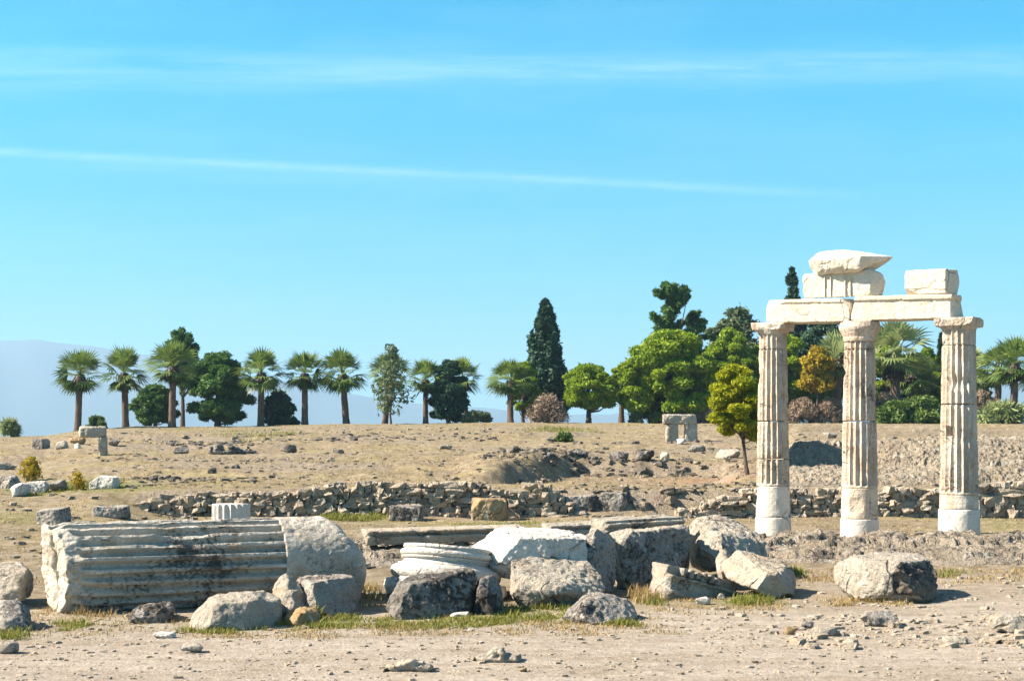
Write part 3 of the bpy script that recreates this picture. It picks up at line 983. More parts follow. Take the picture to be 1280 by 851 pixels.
# ------------------------------------------------------------------ the big fallen fluted column
def fallen_column():
    A = np.array(P(63, 700, 14.05))
    B = np.array(P(438, 700, 15.25))
    Rr = .468
    ax = B - A
    ax[2] = 0
    L = np.linalg.norm(ax)
    rz = math.atan2(ax[1], ax[0])
    root = empty('fallen_column', (A[0], A[1], 0), rz, 'huge fluted marble column drum lying on its side, the largest fallen piece', 'column')
    zc = Rr - .055
    ST = 2.29

    def build(name, s0, s1, fl, mat, grow, nth=440, ds=.018, e0=None, e1=None, seed=3., dome0=0., dome1=0.):
        th = np.linspace(0, 2 * math.pi, nth, endpoint=False)
        n = int((s1 - s0) / ds)
        T, t = np.meshgrid(th, np.linspace(0, 1, n))
        cx, cz_ = np.cos(T), np.sin(T)        # cx: sideways (away from viewer), cz: up
        a0 = s0 + (e0(T) if e0 else 0)
        a1 = s1 + (e1(T) if e1 else 0)
        s = a0 + (a1 - a0) * t
        R = Rr * grow(s)
        q = np.stack([s, R * cx, R * cz_], -1).reshape(-1, 3) + seed
        sh = T.shape
        if fl:
            ph = (T * 24 / (2 * math.pi)) % 1.0
            w = np.clip((ph - .16) / .68, 0, 1)
            prof = .078 * np.sin(np.pi * w) ** .55 * ((ph > .16) & (ph < .84)) * sst(.0, .14, s - a0 - .05 + .16 * fbm(q * 2.4 + 3, 2).reshape(sh))
            br = np.clip(fbm(q * np.array([1.1, 3.5, 3.5]), 4).reshape(sh) * 2.3 - .16, 0, 1)
            R = np.minimum(R - prof, R - .058 * br)
            R = R - .10 * np.clip(fbm(q * 2.2 + 77, 3).reshape(sh) - .30, 0, 1)
            R = R - .07 * (1 - sst(0, .30, s - a0)) * np.clip(.4 + fbm(q * 3 + 5, 3).reshape(sh) * 1.6, 0, 1)
        R = R + (.010 if fl else .005) * fbm(q * 5, 4).reshape(sh) + .006 * fbm(q * 22, 2).reshape(sh) - .05 * np.clip(fbm(q * 7 + 9, 2).reshape(sh) - .25, 0, 1)
        v = [np.stack([s, R * cx, R * cz_ + zc], -1).reshape(-1, 3)]
        f = [grid_faces(n, nth, True)]
        off = n * nth
        for end, row, dome in ((0, 0, dome0), (1, n - 1, dome1)):
            rad = np.linspace(1, 0, 26)[:, None]
            rad = rad[1:]
            se, Re = s[row][None, :], R[row][None, :]
            mean = se.mean()
            px_ = Re * rad * cx[:1]
            pz_ = Re * rad * cz_[:1]
            base = mean + (se - mean) * rad
            qq = np.stack([base, px_, pz_], -1).reshape(-1, 3) + seed + 5
            nz_ = (.05 * fbm(qq * 3.0, 3) + .03 * fbm(qq * 9, 3)).reshape(base.shape) * np.minimum(1, (1 - rad) * 6)
            bulge = dome * np.sqrt(np.clip(1 - rad ** 2, 0, 1))
            if end == 0:
                # weathered hollows in the left face
                hol = .24 * np.exp(-(((px_ + .10 - .5 * pz_ ** 2) / .07) ** 4 + ((pz_ + .04) / .20) ** 4)) + .18 * np.exp(-(((px_ + .10) / .05) ** 4 + ((pz_ - .27) / .05) ** 4))
                hol = hol + .10 * np.clip(fbm(qq * 2.4 + 3, 2), 0, 1).reshape(base.shape) * (1 - rad)
                ss = base + hol + nz_ - bulge
            else:
                ss = base + nz_ + bulge
            v.append(np.stack([ss, px_, pz_ + zc], -1).reshape(-1, 3))
            k = len(rad)
            ring = np.concatenate([(np.arange(nth) + row * nth)[None, :], off + np.arange(k * nth).reshape(k, nth)])
            a = ring[:-1]
            b = ring[1:]
            ff = np.stack([a, np.roll(a, -1, 1), np.roll(b, -1, 1), b], -1).reshape(-1, 4)
            f.append(ff[:, ::-1] if end == 0 else ff)
            off += k * nth
        fa = np.concatenate(f)
        me_ = mesh_np(name, np.concatenate(v), fa, midx=np.concatenate([np.zeros(len(f[0])), np.ones(len(f[1])), np.zeros(len(f[2]))]))
        return link(name, me_, [mat, M['broken']], root)

    def e_left(T):
        return .12 * np.clip(-np.cos(T), -.3, 1) - .03 * np.sin(T) + .04 * n2(np.cos(T) * 2, np.sin(T) * 2, 1.3, 3, 4.)

    def e_right(T):
        up = np.clip(np.sin(T), 0, 1)
        return -.30 * up ** 1.3 + .03 * n2(np.cos(T), np.sin(T), 1.8, 3, 6.)
    build('fluted_shaft', 0, ST, True, M['drum'], lambda s: 1 - .0 * s, e0=e_left)
    build('plain_end', ST - .03, L - .05, False, M['drum'], lambda s: 1.005 + .04 * sst(2.5, 3.1, s), e1=e_right, seed=8., dome1=.20)
    return root


M['broken'] = stone_mat('broken_marble', (.74, .68, .57), (.60, .53, .42), .16, .35, bump=.8)
M['drum'] = stone_mat('fluted_marble', (.60, .56, .48), (.42, .385, .325), .56, .75, (.29, .20, .12), bump=.6, lich_c=(.05, .045, .04))
fallen_column()
# ------------------------------------------------------------------ stones of the foreground
rock('boulder', 'rounded grey boulder at the left picture edge, in front of a flat pale block', 'boulder',
     [(-45, 765, 12.8), (-40, 795, 12.5), (-10, 749, 12.9), (15, 749, 12.7), (34, 757, 12.8), (42, 775, 12.6), (40, 795, 12.6), (10, 796, 12.2), (-20, 760, 13.4), (30, 765, 13.3), (35, 790, 13.2)],
     M['grey'], smooth=6, pit=.5)
rock('stone_block', 'flat pale block lying behind the rounded boulder at the left edge', 'block',
     [(-50, 712, 14.4), (28, 708, 14.6), (44, 722, 14.3), (40, 752, 14.2), (-50, 765, 14.0), (-50, 704, 15.2), (30, 702, 15.3), (42, 740, 15.1), (-50, 745, 15.2)],
     M['pale'], smooth=1)
rock('stone_block', 'small dark block in the shade under the belly of the fluted column', 'block',
     [(155, 784, 13.0), (160, 770, 13.1), (176, 757, 13.2), (214, 752, 13.3), (219, 762, 13.3), (217, 783, 13.2), (165, 790, 12.9), (170, 760, 13.7), (212, 755, 13.8), (216, 780, 13.7), (160, 780, 13.7)],
     M['grey'], smooth=1)
rock('boulder', 'rounded cream boulder in front of the right half of the fluted column', 'boulder',
     [[(236, 788, 12.7), (240, 768, 12.8), (262, 746, 12.9), (292, 735, 13.0), (330, 736, 13.2), (352, 748, 13.2), (352, 790, 13.1), (318, 794, 12.6), (250, 795, 12.4), (318, 752, 12.75), (268, 752, 12.6), (270, 750, 13.5), (340, 750, 13.7), (345, 788, 13.6), (245, 780, 13.4)]],
     M['pale'], smooth=7, pit=.5, chip=.6)
rock('stone', 'upright pointed pale stone between the cream boulder and the flat topped block', 'stone',
     [(341, 766, 13.6), (341, 738, 13.7), (351, 718, 13.9), (359, 713, 13.9), (372, 726, 13.8), (382, 742, 13.8), (381, 772, 13.6), (360, 770, 13.4), (365, 740, 13.5), (358, 720, 14.2), (378, 745, 14.2), (378, 765, 14.2), (342, 760, 14.1)],
     M['pale'], smooth=3)
rock('stone_block', 'flat topped grey block leaning close to the right end of the fluted column', 'block',
     [(387, 732, 13.65), (394, 722, 13.65), (440, 721, 14.0), (451, 737, 14.05), (452, 773, 13.9), (440, 777, 13.8), (391, 778, 13.4), (362, 719, 14.3), (372, 717, 14.5), (438, 717, 14.7), (448, 735, 14.6), (448, 770, 14.5), (378, 772, 14.2)],
     M['grey'], smooth=1)
rock('stone', 'small rusty orange stone in the grass in front of the flat topped block', 'stone',
     [(350, 786, 13.0), (356, 768, 13.1), (376, 758, 13.2), (396, 758, 13.3), (403, 770, 13.2), (400, 788, 13.0), (370, 790, 12.8), (376, 764, 12.95), (372, 760, 13.5), (398, 764, 13.5), (398, 784, 13.5)],
     M['orange'], smooth=3)
# tilted ionic column base
cb = P(556, 705, 15.35)
root = empty('ionic_pedestal', (cb[0], cb[1], 0.15), 0, 'tilted white marble column base with rounded mouldings', 'pedestal')
root.rotation_euler = (math.radians(-6), math.radians(7.5), .3)


def tor(z, r, h, n=9):
    return [(z - h * math.cos(a), r - h * 1.1 + h * 1.1 * math.sin(a), 0) for a in np.linspace(.15, math.pi - .15, n)]


lathe_part('lower_torus', root, tor(.095, .60, .082), M['white'], seed=4, wear=.5)
lathe_part('scotia', root, [(.17, .53, 0), (.185, .53, 0), (.19, .49, 0), (.215, .465, 0), (.24, .47, 0), (.245, .50, 0), (.26, .50, 0)], M['white'], seed=5, wear=.3)
lathe_part('upper_torus', root, tor(.297, .515, .036) + [(.335, .475, 0), (.352, .475, 0), (.355, .49, 0), (.385, .485, 0)], M['white'], seed=6, wear=.45)
co, no, fl = hull_mesh([slab_hull(0, 0, .60, .56, -.16, .02, 0, -.1)], .02, 2)
link('plinth', mesh_np('plinth', weather(co, no, .5, 7, .5, .8), fl), M['white'], root)
# --
rock('stone_block', 'long dark lichened block in front of the tilted column base', 'block',
     [[(478, 776, 13.45), (484, 748, 13.5), (493, 728, 13.6), (506, 724, 13.75), (500, 733, 13.4), (500, 778, 13.25), (548, 720, 13.75), (575, 714, 13.9), (590, 713, 13.95), (597, 728, 13.9), (598, 772, 13.75), (560, 778, 13.5), (520, 716, 14.3), (588, 708, 14.4), (592, 765, 14.4), (485, 765, 14.1)]],
     M['dark'], smooth=1, rough=1.1)
rock('stone', 'dark rounded stone touching the right end of the long dark lichened block', 'stone',
     [(592, 772, 13.72), (590, 738, 13.8), (602, 722, 13.9), (616, 720, 14.0), (627, 738, 14.0), (630, 770, 13.9), (608, 774, 13.6), (606, 735, 13.7), (600, 726, 14.4), (626, 735, 14.5), (628, 765, 14.5), (595, 765, 14.4)],
     M['dark'], smooth=4)
rock('marble_block', 'large broken white marble block with a sunlit top and grey speckled front', 'block',
     [[(628, 722, 14.95), (634, 697, 15.0), (655, 673, 15.1), (733, 671, 15.7), (736, 722, 15.6), (587, 672, 15.8), (590, 712, 15.8), (600, 663, 16.0), (624, 656, 16.3), (690, 657, 16.6), (734, 668, 16.4), (735, 716, 16.4), (600, 712, 16.4)]],
     M['white'], smooth=1, chip=.8)
rock('stone_block', 'big cream wedge shaped block with an undercut face, in front of the large white block', 'block',
     [[(628, 705, 14.75), (634, 700, 14.9), (662, 697, 15.1), (690, 702, 15.1), (735, 701, 15.35), (753, 720, 15.1), (758, 736, 14.9), (754, 741, 14.75), (700, 738, 14.2), (655, 745, 14.1), (640, 752, 14.2), (632, 735, 14.4), (660, 762, 14.6), (742, 756, 14.9), (645, 762, 14.25), (740, 705, 15.5), (660, 700, 15.4), (660, 750, 15.3)]],
     M['pale'], smooth=1, chip=.5)
rock('boulder', 'peaked boulder standing forward on the path, its left slope sunlit and right side dark', 'boulder',
     [(697, 779, 13.25), (714, 756, 13.3), (735, 737, 13.45), (750, 736, 13.5), (772, 741, 13.55), (788, 752, 13.5), (802, 770, 13.35), (800, 780, 13.3), (760, 783, 13.05), (722, 783, 12.9), (728, 752, 13.15), (738, 742, 13.25), (715, 772, 13.9), (790, 768, 13.9)],
     M['grey'], smooth=1, pit=.6)
rock('stone_slab', 'upright dark speckled slab between the large white block and the bulky dark block', 'slab',
     [(733, 668, 16.0), (741, 661, 15.85), (770, 664, 16.1), (773, 672, 16.1), (768, 752, 15.9), (735, 750, 15.6), (733, 700, 15.55), (738, 660, 16.2), (770, 662, 16.2), (768, 745, 16.1), (735, 740, 15.9)],
     M['grey'], smooth=1)
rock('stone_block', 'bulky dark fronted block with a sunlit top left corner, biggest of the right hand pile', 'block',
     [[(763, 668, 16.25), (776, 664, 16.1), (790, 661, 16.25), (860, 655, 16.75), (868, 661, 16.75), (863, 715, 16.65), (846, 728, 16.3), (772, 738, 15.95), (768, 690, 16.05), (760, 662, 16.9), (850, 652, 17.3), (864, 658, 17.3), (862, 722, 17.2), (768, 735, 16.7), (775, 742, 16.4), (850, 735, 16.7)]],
     M['dark'], smooth=1, side=((-.62, -.25, .74), M['pale']))  # pale stone on the sun-facing side paints the lit corner into the colour
# moulded slabs


def moulding(name, label, a, b, prof, mat, seed, cat='slab', wear=1.):
    """long carved slab: profile (depth, height) swept from a to b"""
    a, b = np.array(a), np.array(b)
    d = b - a
    L = np.linalg.norm(d)
    d /= L
    side = np.cross(d, [0, 0, 1])
    side /= np.linalg.norm(side)
    up = np.cross(side, d)
    pr = np.array(prof)
    seg = []
    for k in range(len(pr)):
        q0, q1 = pr[k], pr[(k + 1) % len(pr)]
        m = max(2, int(np.linalg.norm(q1 - q0) / .018))
        seg += [q0 + (q1 - q0) * t for t in np.linspace(0, 1, m, endpoint=False)]
    pr = np.array(seg)
    n = int(L / .025)
    S_ = np.linspace(0, L, n)
    q = a[None, None] + d[None, None] * S_[:, None, None] + side * pr[None, :, 0:1] + up * pr[None, :, 1:2]
    cen = a + d * L / 2 + side * pr[:, 0].mean() + up * pr[:, 1].mean()
    v = q.reshape(-1, 3)
    lc = cen + d * np.clip(np.dot(v - cen, d), -L / 2 + .1, L / 2 - .1)[:, None]
    no = v - lc
    no /= np.linalg.norm(no, axis=1)[:, None] + 1e-6
    bite = np.clip(fbm(v * 2.6 + seed, 3) - .12, 0, 1) * .14 * wear
    en = np.minimum(np.repeat(S_, len(pr)), L - np.repeat(S_, len(pr)))
    v = v + no * (.012 * fbm(v * 5 + seed, 4) - bite)[:, None] + d * ((fbm(v * 4 + seed, 3) * .10) * np.exp(-en / .1))[:, None]
    c = np.array([cen[0], cen[1], v[:, 2].min()])
    m = len(pr)
    f = grid_faces(n, m, True)
    k = np.arange(m)
    v = np.concatenate([v, [v[:m].mean(0)], [v[-m:].mean(0)]])
    f3 = np.concatenate([np.stack([k, (k + 1) % m, np.full(m, n * m)], 1), np.stack([(k + 1) % m + (n - 1) * m, k + (n - 1) * m, np.full(m, n * m + 1)], 1)])
    me = mesh_np(name, v - c, [f, f3])
    bm = bmesh.new()
    bm.from_mesh(me)
    bmesh.ops.recalc_face_normals(bm, faces=bm.faces)
    bm.to_mesh(me)
    bm.free()
    return tag(link(name, me, mat, None, tuple(c)), label, cat)


mp = [(0, 0), (.02, .03), (.02, .065), (-.02, .07), (-.02, .10), (.03, .105), (.03, .145), (-.45, .16), (-.45, -.05), (0, -.05)]
pa, pb = P(458, 677, 19.7), P(655, 671, 20.1)
moulding('moulded_slab', 'long narrow moulded marble slab lying behind the tilted column base', pa, pb, mp, M['cream'], 3.)
pa, pb = P(690, 670, 20.0), P(790, 664, 20.4)
moulding('moulded_slab', 'short worn moulded slab lying behind the upright dark slab', pa, pb, mp, M['pale'], 5.)
pa, pb = P(757, 666, 16.9), P(853, 660, 17.35)
moulding('cornice_slab', 'pale fluted cornice slab lying across the top of the bulky dark block', pa, pb,
         [(0, -.10), (.03, .02), (0, .03), (0, .06), (.04, .07), (.04, .10), (0, .115), (0, .14), (-.40, .16), (-.40, -.10)], M['pale'], 9., wear=.6)
rock('boulder', 'big pale boulder at the right end of the pile, just left of the thinnest column', 'boulder',
     [[(862, 700, 17.4), (858, 660, 17.6), (872, 646, 17.9), (895, 643, 18.1), (916, 650, 17.9), (944, 664, 17.6), (955, 676, 17.5), (960, 700, 17.4), (930, 708, 16.9), (905, 705, 16.6), (900, 668, 17.0), (880, 690, 16.9), (885, 720, 16.9), (870, 650, 18.6), (915, 650, 18.6), (950, 690, 18.4), (866, 715, 17.8)]],
     M['pale'], smooth=1)
rock('stone', 'small pale stone wedged between the carved cornice and the big pale boulder', 'stone',
     [(894, 700, 16.2), (900, 688, 16.3), (910, 686, 16.4), (914, 700, 16.2), (910, 725, 16.1), (896, 722, 16.0), (900, 690, 16.7), (912, 700, 16.7), (905, 720, 16.6)],
     M['pale'], smooth=3)
# carved cornice with dentils
cor = moulding('cornice_fragment', 'tilted grey cornice fragment with a row of carved dentils', P(834, 749, 15.05), P(917, 770, 15.55),
               [(0, 0), (.0, .05), (.035, .07), (.035, .105), (.0, .12), (0, .23), (.03, .245), (.03, .27), (-.06, .28), (-.06, .37), (-.36, .38), (-.36, -.05), (0, -.05)], M['pale'], 12., 'fragment', .55)
cl_ = np.array(cor.location)
ca, cb_ = np.array(P(834, 749, 15.05)), np.array(P(917, 770, 15.55))
cd = (cb_ - ca) / np.linalg.norm(cb_ - ca)
cs = np.cross(cd, [0, 0, 1])
cs /= np.linalg.norm(cs)
cu = np.cross(cs, cd)
for k in range(6):
    p0 = ca + cd * (.15 + .095 * k) + cs * -.02 + cu * .325 - cl_
    co, no, fl = hull_mesh([[tuple(p0 + cd * a_ * .030 + cs * b_ * .055 + cu * c_ * .045) for a_ in (-1, 1) for b_ in (-1, 1) for c_ in (-1, 1)]], .009, 1)
    link('dentil', mesh_np('dentil', weather(co, no, .3, 40 + k, .4, .35), fl), M['pale'], cor)
rock('stone_block', 'smooth cream block lying tilted beside the carved cornice, casting its shade to the right', 'block',
     [[(903, 713, 15.9), (905, 702, 15.9), (921, 685, 16.1), (936, 686, 16.25), (986, 706, 15.9), (994, 714, 15.8), (996, 730, 15.6), (990, 747, 15.3), (972, 750, 15.0), (950, 738, 15.05), (915, 726, 15.5), (958, 716, 15.1), (980, 722, 15.1), (940, 700, 16.5), (985, 725, 16.2), (985, 748, 15.7), (920, 715, 16.4)]],
     M['cream'], smooth=4, chip=.6, pit=.5)
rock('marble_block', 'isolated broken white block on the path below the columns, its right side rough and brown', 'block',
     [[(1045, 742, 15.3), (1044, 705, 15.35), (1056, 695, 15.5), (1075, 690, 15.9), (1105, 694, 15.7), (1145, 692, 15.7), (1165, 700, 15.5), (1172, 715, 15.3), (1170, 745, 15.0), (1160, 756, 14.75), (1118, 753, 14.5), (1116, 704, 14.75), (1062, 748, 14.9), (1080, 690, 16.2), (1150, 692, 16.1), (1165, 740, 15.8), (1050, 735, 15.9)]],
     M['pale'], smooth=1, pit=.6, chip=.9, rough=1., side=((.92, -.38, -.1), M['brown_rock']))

# smaller stones lying about
SMALL = [
    # u0, u1, top, base, depth factor, material, name, label
    (1068, 1132, 763, 785, .7, 'grey', 'stone', 'low flat grey stone on the path in front of the isolated white block'),
    (1232, 1300, 765, 793, .7, 'pale', 'stone', 'pale jagged stone at the right edge of the picture on the path'),
    (1000, 1022, 776, 787, .8, 'grey', 'stone', 'small dark stone on the path below the smooth cream block'),
    (1020, 1056, 783, 797, .8, 'pale', 'stone', 'small rough stone just right of the little dark stone on the path'),
    (975, 1000, 780, 794, .8, 'orange', 'stone', 'small brownish stone left of the little dark stone on the path'),
    (588, 660, 812, 830, .6, 'pale', 'rubble_heap', 'low crumbling heap of pale rubble on the near path'),
    (648, 660, 834, 841, .9, 'orange', 'stone', 'little red brown stone on the near path at the bottom of the picture'),
    (480, 548, 824, 842, .5, 'cream', 'rubble_heap', 'low brownish heap of broken stone at the bottom of the picture'),
    (560, 592, 766, 774, .6, 'white', 'stone', 'little white stone in the grass before the long dark block'),
    (186, 222, 791, 799, .5, 'white', 'stone', 'flat white chip of stone in front of the fluted column'),
    (222, 256, 803, 817, .6, 'pale', 'stone', 'small pale stone on the dry grass below the cream boulder'),
    (-8, 20, 800, 818, .7, 'pale', 'stone', 'small pale stone at the left edge below the rounded boulder'),
    (1178, 1215, 790, 806, .6, 'pale', 'stone', 'low ochre stone on the right part of the path'),
    (896, 908, 740, 750, .8, 'pale', 'stone', 'tiny pale stone at the foot of the carved cornice'),
    (868, 892, 745, 757, .6, 'white', 'stone', 'small white chip in front of the carved cornice'),
    # blocks on the platform behind
    (590, 632, 623, 651, .9, 'orange', 'stone_block', 'square rusty orange block on the level ground before the stone wall'),
    (486, 526, 633, 652, .9, 'grey', 'stone_block', 'low grey block with a sunlit left face before the stone wall'),
    (708, 745, 620.5, 642, .8, 'grey', 'stone_block', 'squared grey block built into the foot of the wall, left of two'),
    (746, 787, 620.5, 642, .8, 'grey', 'stone_block', 'squared brownish block built into the foot of the wall, right of two'),
    (782, 822, 626, 643, .9, 'dark', 'boulder', 'dark rounded boulder beside the two squared blocks'),
    (47, 80, 637, 657, .9, 'grey', 'stone_block', 'small grey block behind the left end of the fluted column'),
    (116, 155, 633, 648, .9, 'grey', 'stone_block', 'block half sunlit and half black behind the fluted column'),
    (114, 144, 597, 612, .8, 'white', 'stone_block', 'squared whitish block alone on the grass of the slope'),
    (8, 34, 601, 622, 1.1, 'white', 'marble_fragment', 'white carved fragment with a flat front, leftmost of the white pieces on the slope'),
    (30, 60, 600, 618, 1.1, 'white', 'marble_fragment', 'rounded white marble fragment in the middle of the white pieces on the slope'),
    (57, 82, 598, 616, 1.0, 'grey', 'marble_fragment', 'grey streaked leaning fragment at the right end of the white pieces on the slope'),
    (-20, 24, 594, 612, 1.2, 'grey', 'marble_fragment', 'flat grey slab behind the white pieces at the left edge'),
    (-14, 16, 578, 588, 1.2, 'pale', 'stone', 'low pale stone at the left edge of the slope'),
    (18, 32, 583, 592, 1.2, 'pale', 'stone', 'little pale stone beside the yellow bush on the slope'),
    (40, 57, 549, 562, .9, 'grey', 'stone_block', 'small dark block near the skyline left of the leaning slabs'),
    (66, 86, 550, 562, .9, 'pale', 'stone', 'slanting pale stone near the skyline'),
    (84, 106, 546, 557, .9, 'orange', 'stone', 'reddish stone under the lintel slab near the skyline'),
    (90, 102, 553, 562, .9, 'white', 'stone', 'small white stone under the lintel slab near the skyline'),
    (134, 150, 548, 559, 1., 'dark', 'stone', 'dark stone right of the short post near the skyline'),
    (214, 236, 556, 568, 1., 'dark', 'stone', 'dark stone left of the heap of rubble on the slope'),
    (258, 300, 551, 569, 1., 'dark', 'rubble_heap', 'heap of dark rubble on the slope below the round pines'),
    (296, 318, 557, 568, 1., 'grey', 'rubble_heap', 'low tail of grey rubble right of the dark heap'),
    (352, 372, 556, 567, 1., 'dark', 'stone', 'dark stone on the slope below the third group of palms'),
    (414, 432, 559, 567, 1., 'dark', 'stone', 'small dark stone in the middle of the slope'),
    (545, 566, 555, 563, 1., 'dark', 'stone', 'small dark stone on the slope below the broad dark cypress'),
    (258, 272, 585, 593, 1., 'dark', 'stone', 'small dark stone low on the slope above the wall'),
    (286, 300, 579, 586, 1., 'dark', 'stone', 'tiny dark stone low on the slope'),
    (824, 838, 563, 578, .8, 'pale', 'stone', 'pale upright stone on the rim below the small gateway'),
    (846, 862, 548, 556, .9, 'white', 'stone', 'small white stone at the foot of the small gateway'),
    (760, 790, 561, 577, 1., 'dark', 'boulder', 'dark boulder on the rim of the hollow, left one'),
    (792, 822, 561, 578, 1., 'dark', 'boulder', 'dark boulder on the rim of the hollow, right one'),
    (712, 736, 561, 572, 1., 'dark', 'boulder', 'dark stone farther left on the rim of the hollow'),
    (668, 700, 565, 577, 1., 'dark', 'boulder', 'dark stone above the shaded bank of the hollow'),
    (860, 885, 556, 566, 1., 'dark', 'stone', 'dark stone on the rim just left of the young pine'),
    (893, 935, 562, 574, 1., 'pale', 'stone', 'pale stone beside the young pine'),
    (1028, 1050, 540, 548, 1., 'grey', 'stone', 'grey stone on the upper terrace between the left and middle columns'),
]
for k, (u0, u1, vt, vb, df, mk, nm, lab) in enumerate(SMALL):
    um = (u0 + u1) / 2
    Yg = ground_Y(um, vb - 1)
    s = Yg / F
    w, hh = (u1 - u0) * s, (vb - vt) * s
    d = w * df
    Yc = Yg + d * .4
    x0 = X(um, Yg)
    z0 = h1(x0, Yc) - hh * .06
    z0 = min(z0, h1(x0, Yg))
    if nm in ('stone_block',):
        r = np.random.default_rng(k)
        pts = [tuple(np.array(q) * (1, 1, 1) + r.normal(size=3) * .035 * w) for q in slab_hull(0, 0, w / 2, d / 2, -.05, hh, -.04, r.uniform(-.25, .1))]
    else:
        pts = jitter_rock(k + 5, w, d, hh)
    pts = [[(p[0] + x0, p[1] + Yc, p[2] + z0) for p in pts]]
    if nm == 'rubble_heap':
        r = np.random.default_rng(k)
        pts = [[(p[0] + x0, p[1] + Yc, p[2] + z0 - hh * .1) for p in slab_hull(0, 0, w * .42, d * .4, 0, hh * .38, .25)]]
        for j in range(16):
            q = r.uniform(-.5, .5)
            t_ = (1 - abs(q) * 1.7) * hh * r.uniform(.1, .75)
            pts.append([(p[0] + x0 + q * w, p[1] + Yc + r.uniform(-.4, .3) * d, p[2] + z0 + t_) for p in jitter_rock(k * 31 + j, w * .26, w * .24, hh * .4, 6)])
    big_ = max(w, hh)
    sc_ = min(1.0, big_ / .9)
    rock_w(nm, lab, {'stone_block': 'block', 'boulder': 'boulder', 'rubble_heap': 'rubble', 'marble_fragment': 'fragment'}.get(nm, 'stone'),
           pts, M[mk], max(.007, big_ / 34), 1, sc_ * .9, sc_, sc_, k + 60)

# white fluted drum standing behind the big column
Yd = 21.5
q = P(289, 668, Yd)
root = empty('column_drum', (q[0], q[1], h1(q[0], Yd) - .02), 0, 'short fluted white drum standing upright behind the big fallen column', 'column drum')
rd = 24 / F * Yd
ht = zrow(629.5, Yd) - root.location.z
lathe_part('drum', root, [(0, rd, 1), (ht - .02, rd, 1), (ht, rd, 1)], M['plain_drum'], 18, .035, 21, .5)


def stands(name, label, posts, lintel, Y, mat, cat):
    """two posts with a slab across"""
    xm = X((lintel[0] + lintel[1]) / 2, Y)
    root = empty(name, (xm, Y, h1(xm, Y)), 0, label, cat)
    c = np.array(root.location)

    def bxx(u0, u1, vt, vb, dep, nm, seed, tw=0.):
        a = [tuple(np.array(P(u, v, Y + dd + tw * (u - u0) / (u1 - u0))) - c) for u in (u0, u1) for v in (vt, vb) for dd in (-dep / 2, dep / 2)]
        co, no, fl = hull_mesh([a], .03, 1)
        link(nm, mesh_np(nm, weather(co * .45, no, 1.8, seed, 1.6, 1.2) + co * .55, fl), mat, root)
    for k, pz in enumerate(posts):
        bxx(*pz, .42, 'post', 3 + k + Y, .12)
    bxx(*lintel, .62, 'lintel', 9 + Y, .2)


stands('stone_gateway', 'small ruined gateway of two posts and a lintel on the slope near the young pine', [(833, 847, 530, 556), (855.5, 871, 529, 553)], (828, 872, 518, 530.5),
       ground_Y(850, 552), M['pale'], 'gateway')
stands('stone_lintel', 'weathered slab resting on a short post near the skyline, in front of the first palm', [(124, 134, 545, 571)], (98, 133, 533, 546.5),
       ground_Y(128, 569), M['pale'], 'slab')

# ------------------------------------------------------------------ dry stone walls
def tiny_stone(r, sx, sy, sz):
    """a lumpy stone from a subdivided cube: 26 points, 24 quads"""
    g = np.array([(i, j, k) for i in (-1, 0, 1) for j in (-1, 0, 1) for k in (-1, 0, 1) if (i, j, k) != (0, 0, 0)], float)
    n = np.linalg.norm(g, axis=1)[:, None]
    p = g / n ** r.uniform(.15, .5)
    p = p + r.normal(size=p.shape) * .13
    return p * np.array([sx, sy, sz]) * .5


_g = [(i, j, k) for i in (-1, 0, 1) for j in (-1, 0, 1) for k in (-1, 0, 1) if (i, j, k) != (0, 0, 0)]
_ix = {p: n for n, p in enumerate(_g)}
TF = []
for ax in range(3):
    for sg in (-1, 1):
        o1, o2 = [a for a in range(3) if a != ax]
        for a in (-1, 0):
            for b in (-1, 0):
                q = []
                for da, db in ((0, 0), (1, 0), (1, 1), (0, 1)):
                    p = [0, 0, 0]
                    p[ax] = sg
                    p[o1] = a + da
                    p[o2] = b + db
                    q.append(_ix[tuple(p)])
                # outward orientation
                n_ = np.cross(np.array(_g[q[1]]) - np.array(_g[q[0]]), np.array(_g[q[3]]) - np.array(_g[q[0]]))
                TF.append(q if n_[ax] * sg > 0 else q[::-1])
TF = np.array(TF)


